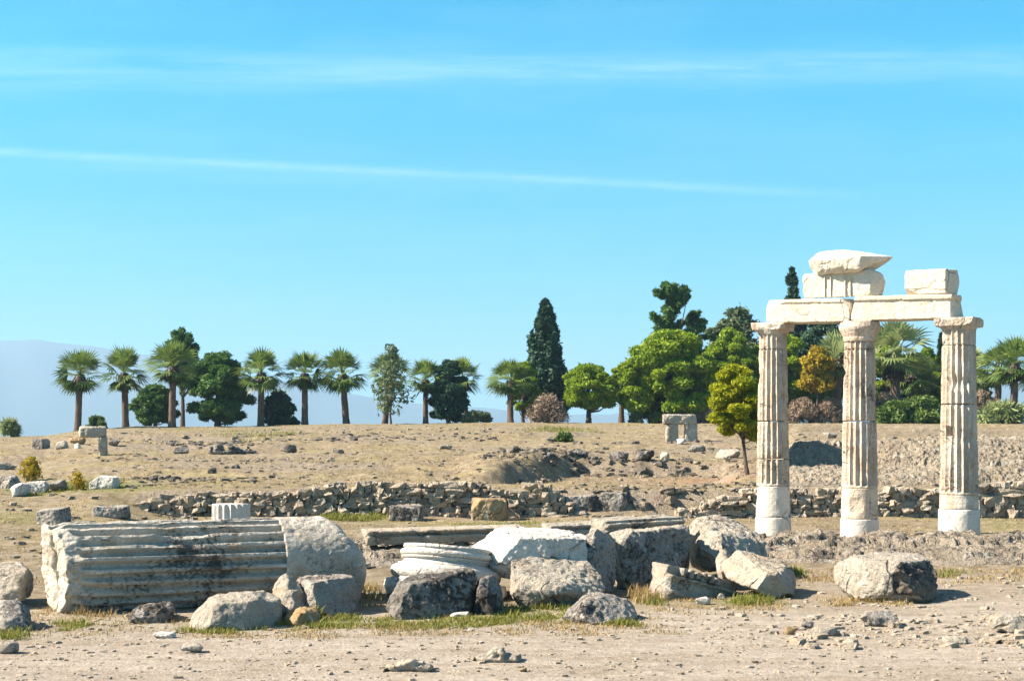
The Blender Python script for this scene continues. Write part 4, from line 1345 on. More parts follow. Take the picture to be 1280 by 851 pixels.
def stone_wall(name, label, top, Y, seed, size=(.19, .115), depth=.38, squared=0.):
    """top: list of (photo col, photo row of the wall top); courses of separate field stones"""
    r = np.random.default_rng(seed)
    V, Fc, n = [], [], 0
    x0, x1 = X(top[0][0], Y), X(top[-1][0], Y)
    uu = [t[0] for t in top]
    vv = [t[1] for t in top]
    z = -.04
    row = 0
    zb0 = h1((x0 + x1) / 2, Y)
    while z < 1.3:
        hgt = size[1] * r.uniform(.85, 1.15)
        x = x0 + r.uniform(0, .2)
        any_ = False
        while x < x1:
            w = size[0] * r.choice([.5, .75, 1., 1.3, 2.1]) * r.uniform(.85, 1.15)
            xc = x + w / 2
            u = 640 + xc / Y * F
            zt = zrow(np.interp(u, uu, vv), Y) - zb0
            zj = z + .02 * math.sin(xc * 3.1 + seed)
            if zj < zt - hgt * r.uniform(.25, .8):
                hh = hgt * r.uniform(.85, 1.25)
                if r.random() < .12:
                    hh *= 1.5
                p = tiny_stone(r, w * 1.0, depth * r.uniform(.8, 1.3), hh * 1.1)
                a = r.normal() * .12
                ca, sa = math.cos(a), math.sin(a)
                p = np.stack([p[:, 0] * ca - p[:, 2] * sa, p[:, 1], p[:, 0] * sa + p[:, 2] * ca], 1)
                zl = h1(xc, Y - .25)
                p = p + np.array([xc, Y - .06 + .10 * z + r.normal() * .045, zl + zj + hgt / 2])
                V.append(p)
                Fc.append(TF + n)
                n += len(p)
                any_ = True
            x += w * r.uniform(.88, 1.0)
        z += hgt * .93
        row += 1
        if not any_:
            break
    v = np.concatenate(V)
    c = np.array([(x0 + x1) / 2, Y, zb0])
    me = mesh_np(name, v - c, np.concatenate(Fc), False)
    o = link(name, me, M['wall'], None, tuple(c))
    return tag(o, label, 'wall')


WA = [(160, 644), (175, 636), (200, 627), (235, 622), (262, 617), (300, 619), (340, 615), (372, 614), (400, 608), (440, 606), (470, 602), (505, 603), (540, 601), (585, 601), (607, 605), (622, 614), (640, 611), (658, 604), (668, 601), (684, 608), (700, 618), (716, 632), (725, 642)]
stone_wall('dry_stone_wall', 'long dry stone wall of dark field stones across the left and middle of the slope', WA, 30.55, 5)
WB = [(840, 640), (862, 634), (880, 627), (905, 618), (940, 608), (985, 609), (1010, 613), (1055, 612), (1090, 614), (1110, 610), (1150, 613), (1180, 612), (1210, 606)]
stone_wall('dry_stone_wall', 'dry stone wall running behind the three upright columns', WB, 30.45, 9)
WCc = [(1208, 600), (1225, 597), (1260, 595), (1300, 596), (1400, 597), (1500, 600)]
stone_wall('dry_stone_wall', 'taller wall of bigger squared stones at the right edge behind the rightmost column', WCc, 30.2, 13, (.26, .16), .36)
# ------------------------------------------------------------------ vegetation
def tube(pts, rad, n=9, jag=0., seed=1):
    pts = np.array(pts, float)
    k = max(2, int(np.linalg.norm(np.diff(pts, axis=0), axis=1).sum() / .12))
    t0 = np.linspace(0, 1, len(pts))
    t = np.linspace(0, 1, k + 1)
    p = np.stack([np.interp(t, t0, pts[:, a]) for a in range(3)], 1)
    r = np.interp(t, t0, rad)
    d = np.gradient(p, axis=0)
    d /= np.linalg.norm(d, axis=1)[:, None] + 1e-9
    a = np.where(np.abs(d[:, 2:3]) > .9, np.array([[1., 0, 0]]), np.array([[0, 0, 1.]]))
    s = np.cross(d, a)
    s /= np.linalg.norm(s, axis=1)[:, None]
    u = np.cross(s, d)
    th = np.linspace(0, 2 * math.pi, n, endpoint=False)
    rr = r[:, None] * np.ones(n)
    if jag:
        rr = rr * (1 + jag * np.random.default_rng(seed).uniform(-1, 1, rr.shape))
    v = p[:, None] + rr[..., None] * (np.cos(th)[None, :, None] * s[:, None] + np.sin(th)[None, :, None] * u[:, None])
    return v.reshape(-1, 3), grid_faces(len(p), n, True)[:, ::-1]


def join(parts):
    V, Fc, n = [], [], 0
    for v, f in parts:
        V.append(v)
        Fc.append(f + n)
        n += len(v)
    return np.concatenate(V), np.concatenate(Fc)


def leaves(r, cen, rad, per, size, aspect=1.8, shell=.5, up=.25, tone_sd=.30):
    """tufts of leaf faces in clumps: cen (n,3), rad (n,3)"""
    cen, rad = np.array(cen, float), np.array(rad, float)
    n = len(cen)
    d = r.normal(size=(n, per, 3))
    d /= np.linalg.norm(d, axis=2)[..., None]
    f = r.uniform(shell, 1.05, (n, per, 1)) ** .7 * (1 + .22 * np.abs(r.normal(size=(n, per, 1))))
    p = (cen[:, None] + d * f * rad[:, None]).reshape(-1, 3)
    out = d.reshape(-1, 3)
    nn = out * .5 + r.normal(size=out.shape) * .8 + np.array([0, 0, up])
    nn /= np.linalg.norm(nn, axis=1)[:, None]
    t = np.cross(nn, r.normal(size=out.shape))
    t /= np.linalg.norm(t, axis=1)[:, None] + 1e-9
    b = np.cross(nn, t)
    s = size * r.uniform(.6, 1.35, (len(p), 1))
    a_ = t * s * aspect * .5
    b_ = b * s * .5
    v = np.stack([p - a_, p + b_ * .9, p + a_, p - b_ * .9], 1).reshape(-1, 3)
    fc = np.arange(len(v)).reshape(-1, 4)
    ct = np.repeat(r.normal(size=n) * .16, per)
    tone = np.clip(.5 + ct + r.normal(size=len(p)) * tone_sd, 0, 1)
    return v, fc, np.repeat(tone, 4)


def crown_obj(name, root, v, f, tone, mat):
    me = mesh_np(name, v, f, False)
    put_attr(me, 'tone', tone)
    return link(name, me, mat, root)


def tree(name, label, u, vb, Y, top, half, base_row, mat, shape, seed, size=.17, per=240, clumps=46, trunk_w=.28, cat='tree', group=None, limbs=True,
         bark='bark', aspect=2.2, lean=0., cl_r=.21):
    """u, vb: photo position of the trunk foot; top/base_row: rows of crown top and bottom; half: half width in photo px"""
    r = np.random.default_rng(seed)
    s = Y / F
    x = X(u, Y)
    z0 = h1(x, Y) - .05
    root = empty(name, (x, Y, z0), r.uniform(-.4, .4), label, cat, group)
    zt = zrow(top, Y) - z0
    zb = max(zrow(base_row, Y) - z0, .05)
    hw = half * s
    if shape == 'dome':
        clumps = int(clumps * 3.4)
        per = int(per * .85)
        size *= .52
        aspect *= 1.3
    hh = zt - zb
    cen, rad = [], []
    tries = 0
    while len(cen) < clumps and tries < 8000:
        tries += 1
        if shape == 'dome':
            if not cen:
                lobes = []
                nl = 30 if hw > 1.4 else 20
                for _ in range(nl):
                    a_, t = len(lobes) * 2.39996 + r.normal() * .25, (len(lobes) + .5) / nl
                    prof = math.sqrt(max(0., 1 - max(0, (t - .30) / .70) ** 2)) * (.66 + .34 * min(1, t / .3))
                    lr = hw * r.uniform(.24, .38)
                    k = max(0, hw * prof * r.uniform(.75, 1.02) - lr * .8)
                    lobes.append((k * math.cos(a_), k * math.sin(a_), zb + lr * .5 + t * (hh - lr * 1.25), lr))
                lobes += [(0, 0, zb + hh * .42, hw * .62), (0, 0, zb + hh * .58, hw * .52)]
            lb = lobes[int(r.integers(len(lobes)))]
            d_ = r.normal(size=3)
            d_ /= np.linalg.norm(d_)
            k = lb[3] * r.uniform(.45, 1.0)
            cr = cl_r * hw * r.uniform(.45, .85)
            cen.append((lb[0] + d_[0] * k, lb[1] + d_[1] * k, lb[2] + (abs(d_[2]) if r.random() < .6 else d_[2]) * k * .62))
            rad.append((cr, cr, cr * .62))
        elif shape == 'cone':
            t = r.uniform(0, 1) ** 1.25
            prof = (1 - t) ** .66 * min(1, .66 + t * 2.0) * r.uniform(.84, 1.14)
            th = r.uniform(0, 2 * math.pi)
            k = prof * r.uniform(.3, 1) ** .5
            cr = (cl_r * .62 * prof + .03) * hw * r.uniform(.6, 1.3)
            cen.append(((hw - cr * .5) * k * math.cos(th), (hw - cr * .5) * k * math.sin(th), zb + .02 * hh + t * hh * .96))
            rad.append((cr, cr, cr * 1.9))
        elif shape == 'open':
            t = r.uniform(0, 1)
            prof = math.sin(math.pi * (.16 + .80 * t)) ** .8 * r.uniform(.55, 1.1)
            th = r.uniform(0, 2 * math.pi)
            k = prof * r.uniform(.1, 1) ** .6
            cr = cl_r * hw * r.uniform(.6, 1.3)
            cen.append((hw * k * math.cos(th), hw * k * math.sin(th), zb + t * hh))
            rad.append((cr, cr, cr * .8))
        elif shape == 'whorl':
            t = r.uniform(.04, 1)
            br = int(r.integers(0, 30))
            rb_ = np.random.default_rng(seed * 100 + br)
            th, tb, lb = rb_.uniform(0, 2 * math.pi), rb_.uniform(.05, 1) ** .6 * .9, rb_.uniform(.6, 1.15)
            kk = r.uniform(.15, 1.) ** .7
            prof = (1 - tb) ** .42 * lb
            cr = cl_r * hw * r.uniform(.55, 1.1) * (1 - .4 * tb)
            if r.random() < .18:
                th, kk, tb = r.uniform(0, 6.28), r.uniform(0, .22), t
            cen.append((hw * prof * kk * math.cos(th), hw * prof * kk * math.sin(th), min(zt - cr * .5, zb + tb * hh + .55 * hw * prof * kk + r.normal() * .12)))
            rad.append((cr * 1.05, cr * 1.05, cr * .7))
        else:                                # low bush
            th, t = r.uniform(0, 2 * math.pi), r.uniform(0, 1)
            k = math.sqrt(max(0, 1 - t ** 2.2)) * r.uniform(.2, 1) ** .5
            cr = cl_r * min(hw, hh) * r.uniform(.7, 1.3)
            cen.append((hw * .86 * k * math.cos(th), hw * .6 * k * math.sin(th), zb + cr * .4 + t * (hh - cr)))
            rad.append((cr * 1.25, cr * 1.25, cr))
    cen, rad = np.array(cen), np.array(rad)
    cen[:, 0] += lean * (cen[:, 2] / max(zt, .1))
    v, f, tone = leaves(r, cen, rad, per, size, aspect)
    crown_obj('crown', root, v, f, tone, mat)
    parts = [tube([(0, 0, -.1), (lean * .2 + r.normal() * .05, r.normal() * .05, max(zb, hh * .25) * .55), (lean * .6, 0, zb + hh * .55)],
                  [trunk_w * .62, trunk_w * .45, trunk_w * .14], 10, .12, seed)]
    if limbs:
        for k in range(min(14, len(cen))):
            c = cen[(k * 5) % len(cen)]
            h0 = zb + (c[2] - zb) * .25
            b0 = np.array([lean * .4, 0, max(.15, h0 * .85)])
            mid_ = (b0 + c) / 2 + np.array([0, 0, -.06 * hh])
            parts.append(tube([b0, mid_, c], [trunk_w * .22, trunk_w * .14, trunk_w * .05], 6))
    tv, tf = join(parts)
    link('trunk', mesh_np('trunk', tv, tf), M[bark], root)
    return root


# ---- fan palms: four meshes, shared by the copies
def palm_parts(seed, th=1.95, nfan=30, flen=1.04, trunk=.115):
    r = np.random.default_rng(seed)
    V, Fc, T, n = [], [], [], 0
    top = np.array([0, 0, th])
    for k in range(nfan):
        az_ = k * 2.39996 + r.normal() * .2
        q = (k + .5) / nfan
        el_ = math.radians(88 - 152 * q ** 1.15 + r.normal() * 8)
        d = np.array([math.cos(az_) * math.cos(el_), math.sin(az_) * math.cos(el_), math.sin(el_)])
        L = flen * r.uniform(.85, 1.1) * (.92 + .10 * math.cos(el_)) * (1 - .22 * max(0, -math.sin(el_)))
        pet = L * .42
        side = np.cross(d, [0, 0, 1.])
        side /= np.linalg.norm(side) + 1e-6
        upv = np.cross(side, d)
        droop = .10 * L * math.cos(el_)
        tip = top + d * pet - np.array([0, 0, droop * .5])
        # stalk
        w = .013
        V.append(np.array([top - side * w, top + side * w, tip + side * w, tip - side * w]))
        Fc.append(np.arange(4)[None] + n)
        T.append(np.full(4, .75))
        n += 4
        nb = 13
        tone = np.clip(.45 + .3 * math.sin(el_) + r.normal() * .15, 0, 1)
        roll = r.normal() * .35
        s2 = side * math.cos(roll) + upv * math.sin(roll)
        u2 = -side * math.sin(roll) + upv * math.cos(roll)
        for j in range(nb):
            a = (j / (nb - 1) - .5) * math.radians(118 + 30 * math.cos(el_))
            bl = (L - pet) * (1.08 - .25 * abs(a) / 1.8) * r.uniform(.88, 1.08)
            bd = d * math.cos(a) + s2 * math.sin(a) + u2 * (.22 - .12 * abs(a))
            bd /= np.linalg.norm(bd)
            m1 = tip + bd * bl * .55
            e1 = tip + bd * bl - np.array([0, 0, (.04 + .20 * math.cos(el_)) * bl * r.uniform(.5, 1.5)])
            wv = np.cross(bd, u2)
            wv = wv / (np.linalg.norm(wv) + 1e-6) * (.024 + .010 * r.random())
            V.append(np.array([tip, m1 + wv, e1, m1 - wv]))
            Fc.append(np.arange(4)[None] + n)
            T.append(np.full(4, np.clip(tone + r.normal() * .1, 0, 1)))
            n += 4
    crown = (np.concatenate(V), np.concatenate(Fc), np.concatenate(T))
    zz = np.linspace(-.1, th, 26)
    rr = trunk * (1.0 + .22 * np.exp(-np.clip(zz, 0, 9) / .15) - .12 * zz / th) * (1 + .03 * np.sin(zz * 40))
    tv, tf = tube([(0, 0, z) for z in zz], rr, 14, .05, seed)
    # dead leaf bases under the crown
    r2 = np.random.default_rng(seed + 50)
    m = 210
    aa = r2.uniform(0, 2 * math.pi, m)
    hz_ = th - .02 - r2.uniform(0, .5, m) ** 1.2
    rad = trunk * .8 + .03 + .10 * np.sin(np.clip((th - hz_) / .5, 0, 1) * math.pi) * r2.uniform(.5, 1.2, m)
    p = np.stack([np.cos(aa) * rad, np.sin(aa) * rad, hz_], 1)
    o = np.stack([np.cos(aa), np.sin(aa), np.zeros(m)], 1)
    t = np.stack([-np.sin(aa), np.cos(aa), np.zeros(m)], 1)
    dn = o * .45 + np.array([0, 0, -1.])
    ln = r2.uniform(.08, .2, (m, 1))
    w = .035
    v = np.stack([p - t * w - dn * ln * .3, p + t * w - dn * ln * .3, p + t * w * .5 + dn * ln, p - t * w * .5 + dn * ln], 1).reshape(-1, 3)
    dead = (v, np.arange(m * 4).reshape(-1, 4), np.repeat(np.clip(r2.normal(.4, .3, m), 0, 1), 4))
    return crown, (tv, tf), dead


PM = []
for k, (th_, nf) in enumerate(((1.95, 42), (1.80, 46), (2.08, 39), (1.9, 44))):
    cr_, tr_, de_ = palm_parts(100 + k, th_, nf)
    mc = mesh_np('crown', cr_[0], cr_[1], False)
    put_attr(mc, 'tone', cr_[2])
    mc.materials.append(M['palm'])
    mt = mesh_np('trunk', *tr_)
    mt.materials.append(M['palm_bark'])
    md = mesh_np('dead_fronds', de_[0], de_[1], False)
    put_attr(md, 'tone', de_[2])
    md.materials.append(M['skirt'])
    PM.append((th_ + .86, mc, mt, md))


def palm(u, vb, top, k, label, group, Y=84., fat=1., pale=False, rz=0.):
    x = X(u, Y)
    z0 = h1(x, Y) - .03
    hgt = zrow(top, Y) - z0
    sc = hgt / PM[k][0]
    root = empty('palm_tree', (x, Y, z0), rz, label, 'palm', group)
    rr_ = np.random.default_rng(int(u))
    root.rotation_euler = (rr_.normal() * .035, rr_.normal() * .035, rz)
    root.scale = (sc * fat * rr_.uniform(.94, 1.08), sc * fat * rr_.uniform(.94, 1.08), sc)
    for nm, me_ in zip(('crown', 'trunk', 'dead_fronds'), PM[k][1:]):
        if pale and nm == 'crown':
            if 'pale_crown' not in bpy.data.meshes:
                pc_ = me_.copy()
                pc_.name = 'pale_crown'
                pc_.materials[0] = M['palm_pale']
            me_ = bpy.data.meshes['pale_crown']
        link(nm, me_, None, root)
    return root


G1 = 'fan palms in a row along the skyline'
palm(97, 538, 436, 0, 'first fan palm from the left on the skyline, behind the lintel slab', G1, 80, rz=.3)
palm(157, 533, 434, 1, 'second fan palm from the left, standing clear against the sky', G1, 84, rz=1.)
palm(215, 533, 427, 2, 'fan palm standing directly in front of the dark round pines', G1, 80, rz=2.2)
palm(326, 531, 436, 3, 'fan palm between the round dark pine and the dark round bush', G1, 84, rz=.7)
palm(381, 531, 438, 0, 'fan palm just right of the dark round bush', G1, 84, rz=3.9)
palm(433, 531, 437, 1, 'fan palm standing clear, left of the thin half bare tree', G1, 84, rz=5.1)
palm(481, 530, 440, 2, 'fan palm seen through the branches of the thin half bare tree', G1, 86, rz=1.7)
palm(532, 530, 449, 3, 'shorter fan palm touching the left side of the broad dark cypress', G1, 84, rz=2.6)
palm(583, 522, 445, 0, 'fan palm leaning out behind the right side of the broad dark cypress', G1, 88, rz=4.4)
palm(638, 529, 450, 1, 'fan palm with a thick trunk left of the tall pointed cypress', G1, 83, 1.12, rz=5.7)
G2 = 'fan palms behind the columns'
palm(1046, 525, 416, 2, 'pale fan palm partly hidden by the middle column', G2, 84, 1.15, True, .2)
palm(1120, 505, 413, 1, 'bushy pale fan palm between the middle and right columns', G2, 86, 1.2, True, 1.3)
palm(1141, 515, 440, 0, 'lower fan palm just left of the rightmost column', G2, 90, 1.2, False, 2.0)
palm(1212, 520, 440, 3, 'pale fan palm half hidden behind the rightmost column', G2, 88, 1.15, True, 3.0)
palm(1247, 528, 432, 2, 'fan palm with a shaggy trunk, left of the pair at the right edge', G2, 85, 1.1, False, 4.0)
palm(1267, 530, 421, 3, 'fan palm with a bare brown trunk, right of the pair at the right edge', G2, 82, 1.08, False, 5.3)
palm(1300, 532, 440, 1, 'fan palm cut by the right edge of the picture', G2, 86, 1.1, False, 1.3)

# trees on the skyline (photo col, foot row, distance, crown top, half width, crown bottom)
tree('pine_tree', 'dark pointed conifer rising behind the third palm', 228, 533, 92, 411, 30, 500, M['pine_dark'], 'whorl', 3, .10, 100, 180, .3, cl_r=.15, aspect=3.5)
tree('pine_tree', 'large dark round pine right of the third palm', 272, 533, 85, 440, 46, 531, M['pine_dark'], 'dome', 4, .19, 420, 62, .35)
tree('pine_tree', 'lower dark round pine left of the third palm', 193, 533, 88, 480, 32, 531, M['pine_dark'], 'dome', 5, .18, 320, 42, .25)
tree('shrub', 'small round dark shrub on the skyline right of the first palm', 121, 535, 84, 520, 12.5, 536, M['broad'], 'bush', 6, .12, 160, 16, .06, 'shrub', None, False)
tree('shrub', 'dark round bush on the skyline between two palms', 350, 531, 86, 490, 22, 531, M['cypress'], 'bush', 7, .17, 260, 34, .12, 'shrub', None, False)
tree('thin_tree', 'thin half bare tree with sparse grey leaves and dangling twigs', 489, 531, 82, 436, 27, 515, M['olive'], 'open', 8, .13, 16, 80, .13, cl_r=.26)
tree('cypress_tree', 'broad dark cypress between two palms in the middle of the skyline', 561, 529, 84, 446, 25, 531, M['cypress'], 'dome', 9, .17, 420, 46, .25, cl_r=.3)
tree('cypress_tree', 'tall pointed dark cypress, the tallest tree of the middle skyline', 682, 528, 90, 374, 32, 518, M['cypress'], 'cone', 10, .17, 220, 190, .4, cl_r=.36)
tree('pine_tree', 'small green round pine in front of the tall pointed cypress', 655, 529, 86, 452, 24, 520, M['pine'], 'dome', 11, .17, 240, 34, .22)
tree('shrub', 'bare brown shrub below the tall pointed cypress', 683, 529, 82, 494, 26, 527, M['brown'], 'bush', 12, .055, 65, 54, .08, 'shrub', aspect=5.)
tree('pine_tree', 'green round stone pine left of the biggest pine', 736, 528, 84, 452, 39, 515, M['pine'], 'dome', 13, .18, 300, 58, .34)
tree('pine_tree', 'slim pine with a bare trunk close to the left of the biggest pine', 777, 528, 88, 455, 22, 502, M['pine'], 'dome', 14, .17, 220, 26, .36)
tree('stone_pine', 'biggest bright green stone pine with a wide billowing crown', 836, 529, 84, 409, 66, 527, M['pine'], 'dome', 15, .20, 470, 105, .5, cl_r=.2)
tree('pine_tree', 'tall open pine rising behind the biggest stone pine', 838, 529, 96, 352, 44, 470, M['pine_dark'], 'whorl', 16, .10, 90, 280, .4, cl_r=.135, aspect=3.5)
tree('pine_tree', 'dark pine top right of the tall open pine', 872, 529, 98, 388, 28, 480, M['pine_dark'], 'whorl', 17, .10, 90, 170, .3, cl_r=.15, aspect=3.5)
tree('pine_tree', 'bright round pine behind the young pine', 915, 529, 88, 408, 42, 520, M['pine'], 'dome', 18, .19, 380, 66, .35)
tree('broad_tree', 'grey green tree top above the round pines left of the columns', 918, 529, 102, 391, 40, 470, M['olive'], 'open', 19, .2, 130, 60, .3)
tree('pine_tree', 'green round pine behind the thinnest column', 975, 529, 88, 412, 44, 520, M['pine'], 'dome', 20, .19, 330, 60, .35)
tree('cypress_tree', 'tall dark cypress whose tip shows above the beam left of the frieze block', 990, 529, 98, 334, 26, 520, M['cypress'], 'cone', 21, .19, 260, 110, .4, cl_r=.36)
tree('cypress_tree', 'wide dark cypress seen under the beam between the left and middle columns', 1028, 529, 96, 380, 40, 520, M['cypress'], 'dome', 22, .2, 380, 70, .4)
tree('autumn_tree', 'yellow autumn tree between the left and middle columns', 1022, 528, 83, 438, 25, 486, M['autumn'], 'open', 23, .11, 150, 70, .16)
tree('broad_tree', 'dark green leafy tree under the yellow autumn tree', 1012, 528, 88, 468, 34, 528, M['broad'], 'dome', 24, .18, 330, 50, .2)
tree('pine_tree', 'round green pine behind the palm right of the middle column', 1108, 528, 94, 415, 30, 510, M['pine'], 'dome', 25, .18, 300, 46, .3)
tree('pine_tree', 'bright green round tree left of the rightmost column', 1158, 528, 94, 431, 26, 515, M['pine'], 'dome', 26, .18, 280, 40, .3)
tree('broad_tree', 'dark leafy tree low behind the palms right of the middle column', 1140, 528, 95, 452, 46, 528, M['broad'], 'dome', 27, .19, 360, 60, .25)
tree('cypress_tree', 'narrow cypress tip just left of the rightmost column', 1178, 528, 97, 414, 12, 520, M['cypress'], 'cone', 28, .17, 200, 60, .25, cl_r=.4)
tree('broad_tree', 'leafy tree behind the rightmost column', 1215, 528, 96, 450, 30, 528, M['broad'], 'dome', 29, .18, 300, 44, .25)
tree('shrub', 'brown dry shrub right of the thinnest column', 1003, 528, 83, 500, 24, 529, M['brown'], 'bush', 30, .055, 84, 60, .08, 'shrub', aspect=5.)
tree('shrub', 'brown and green shrub left of the middle column', 1038, 528, 83, 498, 20, 529, M['brown'], 'bush', 31, .055, 76, 51, .08, 'shrub', aspect=5.)
tree('shrub', 'brown shrub right of the middle column', 1106, 528, 84, 492, 22, 529, M['brown'], 'bush', 32, .055, 76, 51, .08, 'shrub', aspect=5.)
tree('shrub', 'green leafy shrub below the bushy pale palm', 1120, 528, 82, 503, 24, 530, M['broad'], 'bush', 33, .14, 240, 34, .08, 'shrub')
tree('shrub', 'tall green shrub close to the left of the rightmost column', 1154, 528, 82, 497, 26, 530, M['broad'], 'bush', 34, .14, 260, 40, .08, 'shrub')
tree('shrub', 'brown bare shrub right of the rightmost column', 1228, 528, 84, 487, 14, 512, M['brown'], 'bush', 35, .055, 57, 36, .08, 'shrub', aspect=5.)
tree('shrub', 'low spiky green shrub at the foot of the right edge palms', 1252, 531, 82, 505, 26, 532, M['palm_pale'], 'bush', 36, .2, 130, 24, .06, 'shrub', None, False, aspect=4.5)
tree('shrub', 'low green hedge shrub on the skyline right of the broad dark cypress', 596, 527, 83, 515, 26, 530, M['olive'], 'bush', 37, .13, 200, 26, .05, 'shrub', None, False)
tree('shrub', 'small green shrub at the foot of the tall pointed cypress', 822, 528, 83, 514, 12, 530, M['broad'], 'bush', 38, .13, 140, 14, .05, 'shrub', None, False)
tree('shrub', 'pale green shrub on the skyline under the biggest stone pine', 795, 528, 83, 517, 11, 530, M['olive'], 'bush', 39, .13, 140, 12, .05, 'shrub', None, False)
tree('shrub', 'brown shrub behind the small gateway', 880, 529, 83, 508, 22, 530, M['brown'], 'bush', 40, .055, 65, 39, .08, 'shrub', aspect=5.)
# young pine in front
Yp = 35.7
tree('young_pine', 'young bright yellow green pine with a slim trunk, left of the thinnest column', 935, 587, Yp, 456, 38, 549, M['pine_bright'], 'dome', 41, .070, 520, 80, .10, lean=-.42, cl_r=.24, aspect=2.4)
# little plants of the slope
tree('bush', 'small yellow green bush on the left slope above the white pieces', 39, 600, ground_Y(39, 600), 573, 15, 599, M['autumn'], 'open', 42, .055, 9, 60, .02, 'bush', None, True, cl_r=.3)
tree('bush', 'small yellow weed left of the squared whitish block on the slope', 98, 612, ground_Y(98, 611), 591, 11, 611, M['autumn'], 'open', 43, .045, 7, 40, .016, 'bush', None, True, cl_r=.3)
tree('bush', 'low green plant on the upper slope below the round stone pine', 706, 553, ground_Y(706, 552), 543, 18, 554, M['broad'], 'bush', 44, .13, 60, 20, .03, 'bush', None, False)
# small spiky palm at the left edge
tree('shrub', 'low spiky trunkless palm clump at the left end of the skyline', 12, 546, 78, 526, 12, 545, M['palm_pale'], 'bush', 45, .13, 40, 20, .04, 'shrub', None, False, aspect=5.5)

# ------------------------------------------------------------------ grass and gravel
def blades(r, x, y, n_per, hgt, spread, wid):
    n = len(x) * n_per
    X_ = np.repeat(x, n_per) + r.normal(size=n) * np.repeat(spread, n_per)
    Y_ = np.repeat(y, n_per) + r.normal(size=n) * np.repeat(spread, n_per) * .6
    Z_ = H(X_, Y_) - .01
    h_ = np.repeat(hgt, n_per) * r.uniform(.2, 1.0, n) ** 1.4
    a = r.uniform(0, 2 * math.pi, n)
    l = r.uniform(.1, .9, n) * h_
    w = np.repeat(wid, n_per)
    b = np.stack([X_, Y_, Z_], 1)
    t = np.stack([np.cos(a), np.sin(a), a * 0], 1)
    o = np.stack([-np.sin(a), np.cos(a), a * 0], 1)
    mid_ = b + o * (l * .3)[:, None] + np.array([0, 0, 1.]) * (h_ * .6)[:, None]
    tip = b + o * l[:, None] + np.array([0, 0, 1.]) * h_[:, None]
    v = np.stack([b - t * w[:, None], b + t * w[:, None], mid_ + t * (w * .7)[:, None], tip, mid_ - t * (w * .7)[:, None]], 1).reshape(-1, 3)
    k = np.arange(n)[:, None] * 5
    f = np.concatenate([k + np.array([[0, 1, 2, 4]])])
    f3 = k + np.array([[4, 2, 3]])
    return v, [f, f3], np.repeat(r.uniform(0, 1, n), 5)


def tufts(name, spec, mat, seed, npf=1):
    r = np.random.default_rng(seed)
    xs, ys_, hs, sp, wd = [], [], [], [], []
    for (u0, u1, y0, y1, cnt, h_, s_) in spec:
        for _ in range(int(cnt * 1.6)):
            Yq = r.uniform(y0, y1)
            xq = X(r.uniform(u0, u1), Yq)
            if float(n2(xq, Yq, 2.6, 2, 77.)[0]) < -.04:
                continue
            xs.append(xq)
            ys_.append(Yq)
            hs.append(h_ * r.uniform(.5, 1.3))
            sp.append(s_)
            wd.append(.0025 + Yq * .00022)
    v, f, tn = blades(r, np.array(xs), np.array(ys_), npf, np.array(hs), np.array(sp), np.array(wd))
    me = mesh_np(name, v, f, False)
    put_attr(me, 'tone', tn)
    return tag(link(name, me, mat), kind='stuff')


tufts('green_grass', [(225, 352, 12.35, 12.9, 110, .07, .05), (340, 450, 12.7, 13.5, 130, .07, .06), (470, 640, 12.7, 13.55, 210, .06, .06), (380, 395, 13.2, 13.6, 14, .16, .03),
                      (630, 720, 13.2, 14.3, 90, .08, .06), (765, 802, 12.9, 13.2, 22, .09, .05), (806, 836, 14.5, 15.1, 22, .10, .06), (920, 965, 14.6, 15.5, 36, .10, .06),
                      (70, 110, 12.6, 13.2, 20, .08, .05), (0, 30, 12.0, 12.5, 12, .10, .05), (985, 1000, 17.8, 18.6, 10, .12, .06), (30, 150, 31.5, 34.5, 150, .10, .12), (405, 475, 29.0, 30.3, 90, .16, .12),
                      (1130, 1210, 17.6, 18.4, 26, .08, .08), (560, 800, 26.5, 28.5, 50, .06, .2), (670, 740, 62, 72, 60, .16, .4), (280, 370, 60, 72, 60, .12, .5)], M['grass'], 1, 26)
tufts('dry_grass', [(0, 240, 12.2, 14.0, 150, .05, .10), (230, 480, 12.0, 13.0, 160, .05, .10), (470, 830, 12.3, 13.5, 240, .05, .10), (796, 832, 14.6, 15.6, 34, .15, .05), (800, 980, 13.8, 15.2, 110, .05, .10),
                    (1035, 1130, 14.5, 15.2, 60, .07, .07), (985, 1290, 16.8, 18.6, 150, .07, .10), (55, 160, 13.6, 14.6, 50, .10, .06), (440, 480, 14.5, 16.5, 40, .12, .06), (590, 640, 13.8, 15.0, 40, .10, .05),
                    (300, 1290, 22.5, 30, 420, .05, .2), (-20, 330, 16, 34, 420, .06, .2), (150, 1000, 31.5, 45, 700, .06, .25), (-40, 1000, 45, 82, 900, .07, .4), (1000, 1300, 36, 80, 260, .07, .4)], M['straw'], 2, 22)


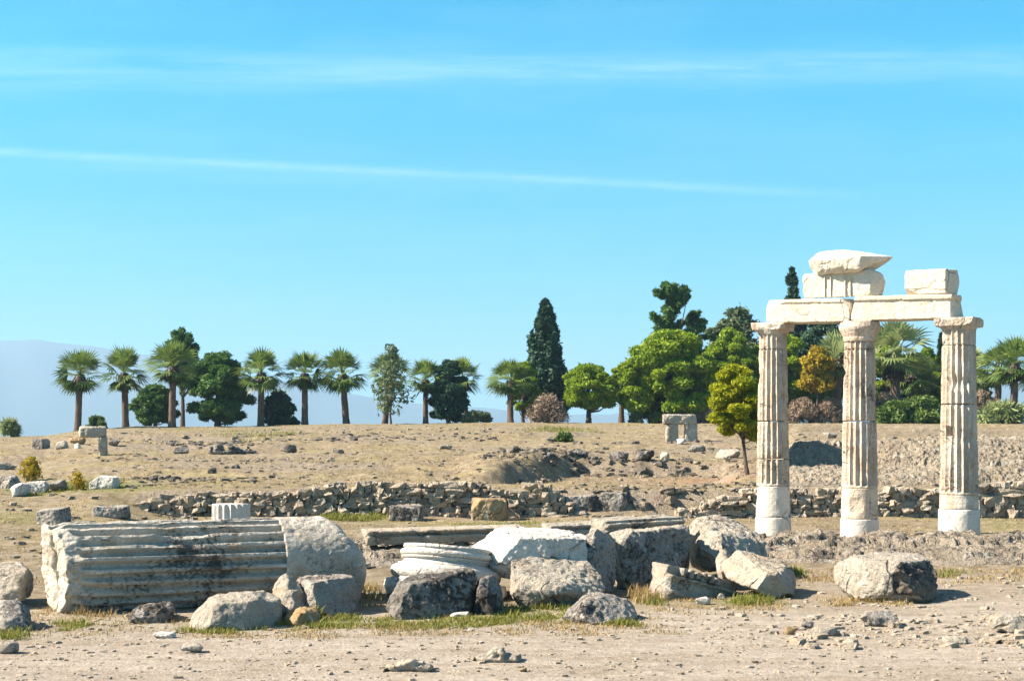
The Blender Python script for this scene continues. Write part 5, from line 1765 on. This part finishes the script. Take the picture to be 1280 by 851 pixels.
def gravel(name, spec, mat, seed):
    r = np.random.default_rng(seed)
    ts = [tiny_stone(r, 1, 1, 1) for _ in range(14)]
    V, Fc, n = [], [], 0
    for (u0, u1, y0, y1, cnt, s0, s1) in spec:
        U = r.uniform(u0, u1, cnt)
        Q = 1 / r.uniform(1 / y1, 1 / y0, cnt)
        xs = X(U, Q)
        zs = H(xs, Q)
        for k in range(cnt):
            s = s0 + (s1 - s0) * r.random() ** 3.2
            a = r.uniform(0, 6.28)
            p = ts[r.integers(14)] * np.array([s * r.uniform(.7, 1.4), s, s * r.uniform(.3, .75)])
            p = np.stack([p[:, 0] * math.cos(a) - p[:, 1] * math.sin(a), p[:, 0] * math.sin(a) + p[:, 1] * math.cos(a), p[:, 2]], 1)
            V.append(p + np.array([xs[k], Q[k], zs[k] + s * .04]))
            Fc.append(TF + n)
            n += len(p)
    me = mesh_np(name, np.concatenate(V), np.concatenate(Fc), False)
    return tag(link(name, me, mat), kind='stuff')


gravel('path_gravel', [(-30, 1310, 9.4, 13.5, 2600, .008, .05), (900, 1310, 12, 18, 700, .01, .08), (0, 900, 12.4, 14.5, 500, .01, .06), (980, 1300, 11.5, 13.6, 240, .015, .14)], M['cream'], 3)
gravel('slope_rubble', [(160, 1000, 31.2, 80, 1300, .03, .16), (-30, 330, 20, 75, 560, .02, .18), (985, 1310, 31.2, 36, 600, .03, .18), (640, 960, 40.5, 43, 260, .04, .26), (590, 700, 37, 41, 120, .04, .2),
                        (130, 330, 55, 64, 160, .06, .3), (330, 700, 58, 72, 260, .05, .28), (300, 1290, 22.5, 30, 330, .015, .09), (120, 420, 42, 44, 130, .04, .2), (985, 1300, 36, 60, 130, .04, .2),
                        (700, 860, 30.0, 31.5, 130, .05, .26), (840, 960, 30, 32.5, 110, .05, .22)], M['rubble'], 4)
gravel('dark_rubble', [(630, 700, 40.2, 42.5, 30, .08, .34), (690, 860, 41.2, 42.6, 80, .08, .40), (596, 690, 37.5, 40.5, 40, .06, .26), (210, 330, 52, 57, 90, .06, .4), (330, 620, 56, 62, 150, .05, .34), (620, 1000, 46, 56, 120, .05, .3),
                       (120, 340, 33.2, 35.2, 120, .04, .2), (160, 1000, 31.2, 80, 500, .03, .16), (440, 600, 18.6, 20.6, 60, .04, .22)], M['dark_rubble'], 6)
print('objects', len(bpy.data.objects))
